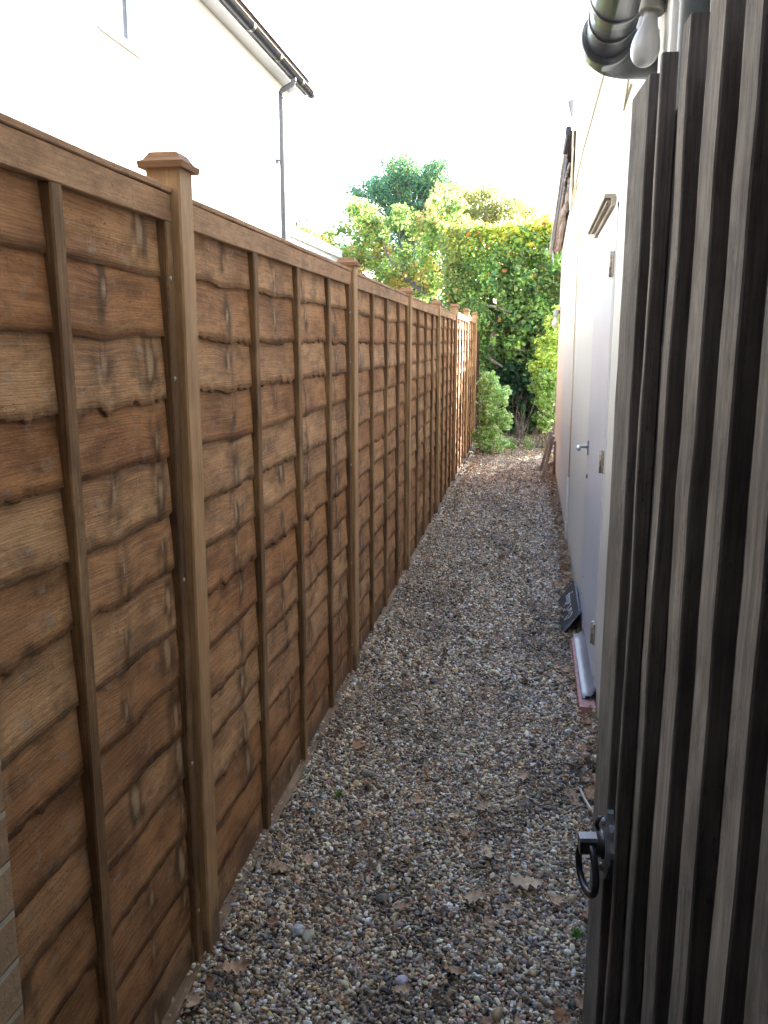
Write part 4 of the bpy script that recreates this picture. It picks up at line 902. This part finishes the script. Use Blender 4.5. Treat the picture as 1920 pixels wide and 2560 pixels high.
# gaps: hollow pockets in the face
pk = np.array([mn.noise(Vector((p[0]*2.2, p[2]*2.4, 7)))+.6*mn.noise(Vector((p[0]*6, p[2]*6, 2))) for p in P]); keep = ~((pk > .34) & (P[:, 1] < 14.75) & (P[:, 2] < 3.0)); P = P[keep]; nP = len(P); cl0 = np.array([mn.noise(Vector(p)*4) for p in P])
sun_yel = np.clip((P[:, 2]-2.86+.15*cl0)/.45, 0, 1)*(P[:, 0] < .8); left = np.clip((-.75-P[:, 0])/.5, 0, 1)  # sunlit yellow of the hedge top is put into the leaf colours by height
c = pal(nP, [(.15, .25, .09), (.21, .33, .10), (.09, .17, .07), (.28, .37, .10)], [4, 4, 3, 2]); cl_ = np.array([mn.noise(Vector(p)*3.1+Vector((3, 1, 8))) for p in P]); c *= (1+.9*np.clip(cl_, -.5, .6))[:, None]
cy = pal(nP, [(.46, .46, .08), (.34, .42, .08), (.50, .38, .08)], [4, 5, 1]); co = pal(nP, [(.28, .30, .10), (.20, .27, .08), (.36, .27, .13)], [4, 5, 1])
m = rng.random(nP) < sun_yel*.75; c[m] = cy[m]; m = rng.random(nP) < left*.55; c[m] = co[m]; m = rng.random(nP) < .012; c[m] = np.array([.50, .17, .05])
sz = np.where(P[:, 0] < -.5, .062, .078)
o = link('foliage', leaves_mesh('foliage', P, sz, c, aspect=.68, shape6=True, flat=.2), M_leaf, T); o.location = -T.location
mb = MB()
for (x, y) in ((-.62, 14.7), (-.35, 15.0), (.05, 14.9), (-.15, 14.75), (.35, 14.8), (-.8, 15.1)): 
    for k in range(3): limb(mb, (x+random.uniform(-.05, .05), y, -.08), (x+random.uniform(-.3, .3), y+random.uniform(-.1, .3), 2.6), .030, .012, 8, .1)
limb(mb, (-.75, 14.55, 1.35), (-.62, 14.5, 1.75), .06, .05, 6, .2); limb(mb, (-.75, 14.5, 1.35), (-.45, 14.35, 1.15), .05, .015, 6, .2); limb(mb, (-.75, 14.4, 2.15), (-.35, 14.25, 2.05), .03, .01, 6, .15)
for k in range(90):
    a_ = Vector((random.uniform(-1.2, .6), random.uniform(14.4, 14.9), random.uniform(1.0, 2.9))); limb(mb, a_, a_+Vector((random.uniform(-.3, .3), random.uniform(-.2, .1), random.uniform(-.1, .35))), .005, .002, 3, .15, 5)
o = mb.build('stems', M_bark); o.parent = T; o.location = -T.location

def shrub(name, label, base, cl, leaf, cols, edge, nst, hgt, spread, aspect=.62, flat=.1):
    T = empty(name, base, label, 'shrub'); cc = np.concatenate([blob((c[0], c[1], c[2]), c[3], c[4], c[5], max(3, int(c[6]/16)), .3) for c in cl]); P, _ = clumps(cc, .085, 16, 1.0)
    o = link('foliage', leaves_mesh('foliage', P, leaf, cols(len(P)), edge(len(P)) if edge else None, aspect=aspect, shape6=True, flat=flat), M_leaf, T); o.location = -T.location
    mb = MB()
    for k in range(nst): limb(mb, (base[0]+random.uniform(-.06, .06), base[1]+random.uniform(-.05, .05), -.05), (base[0]+random.uniform(-spread, spread), base[1]+random.uniform(-.15, .15), hgt*random.uniform(.6, 1)), .009, .003, 6, .1, 6)
    o = mb.build('stems', M_bark); o.parent = T; o.location = -T.location
shrub('variegated_shrub', 'cream and green variegated shrub at the foot of the fence, far left end', (-.60, 12.25, 0),
      [(-.60, 12.2, .95, .15, .2, .18, 300), (-.53, 12.2, .72, .21, .22, .25, 640), (-.50, 12.15, .45, .21, .22, .25, 560), (-.40, 12.1, .86, .08, .12, .08, 60), (-.34, 12.1, .50, .10, .12, .09, 90), (-.62, 12.2, .22, .16, .2, .16, 200), (-.46, 12.2, .18, .16, .2, .14, 140)], .062,
      lambda n: pal(n, [(.12, .26, .09), (.17, .32, .11)], [1, 1]), lambda n: pal(n, [(.62, .70, .34), (.40, .54, .20), (.74, .78, .46)], [3, 3, 3]), 12, .9, .22)
shrub('round_leaved_shrub', 'light green round leaved shrub with pale leaf edges, low beside the far wall corner', (.20, 12.9, 0),
      [(.22, 12.9, .95, .20, .2, .25, 260), (.20, 12.9, .62, .18, .2, .28, 210), (.24, 12.8, .40, .13, .15, .18, 110)], .075,
      lambda n: pal(n, [(.14, .26, .06), (.10, .20, .05)], [1, 1]), lambda n: pal(n, [(.40, .48, .16), (.28, .38, .10)], [1, 1]), 9, .8, .14, .8)
shrub('bright_conifer', 'bright yellow green upright shrub against the far wall corner', (.30, 13.4, 0),
      [(.30, 13.4, 1.75, .14, .2, .28, 500), (.26, 13.4, 1.35, .26, .24, .35, 1200), (.28, 13.4, 1.0, .32, .25, .30, 900), (.06, 13.3, 1.15, .12, .15, .14, 160), (.36, 13.4, 2.05, .06, .12, .20, 120)], .058,
      lambda n: pal(n, [(.36, .44, .09), (.24, .36, .09), (.48, .52, .11)], [3, 3, 2]), None, 8, 1.6, .15, .5)
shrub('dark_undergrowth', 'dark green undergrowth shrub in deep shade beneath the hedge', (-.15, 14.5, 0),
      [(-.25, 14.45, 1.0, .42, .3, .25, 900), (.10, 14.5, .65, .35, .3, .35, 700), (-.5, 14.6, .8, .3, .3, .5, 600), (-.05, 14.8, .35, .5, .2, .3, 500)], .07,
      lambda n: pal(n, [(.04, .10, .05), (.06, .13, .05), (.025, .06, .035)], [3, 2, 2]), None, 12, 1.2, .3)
for (x, y, h, lb) in ((-.24, 12.55, .16, 'small bright green weed in the gravel beside the variegated shrub'), (-.02, 12.7, .20, 'thin sprawling pale green weed under the hedge, middle of the path end')):
    P = blob((x, y, h*.6), h*.5, .08, h*.6, 70, .1); T = link('weed', leaves_mesh('weed', P, .035, pal(len(P), [(.16, .32, .06), (.24, .38, .10)], [1, 1]), shape6=True), M_leaf); tag(T, lb, 'weed')
for (x, y, lb) in ((.165, 2.02, 'tiny green sprig in the gravel beside the gate, below the latch'), (-.60, 2.60, 'tiny green sprig in the gravel at the foot of the fence')):
    P = blob((x, y, .022), .014, .014, .012, 26, .1); T = link('weed', leaves_mesh('weed', P, .014, pal(len(P), [(.10, .22, .04)], [1]), shape6=True), M_leaf); tag(T, lb, 'weed')
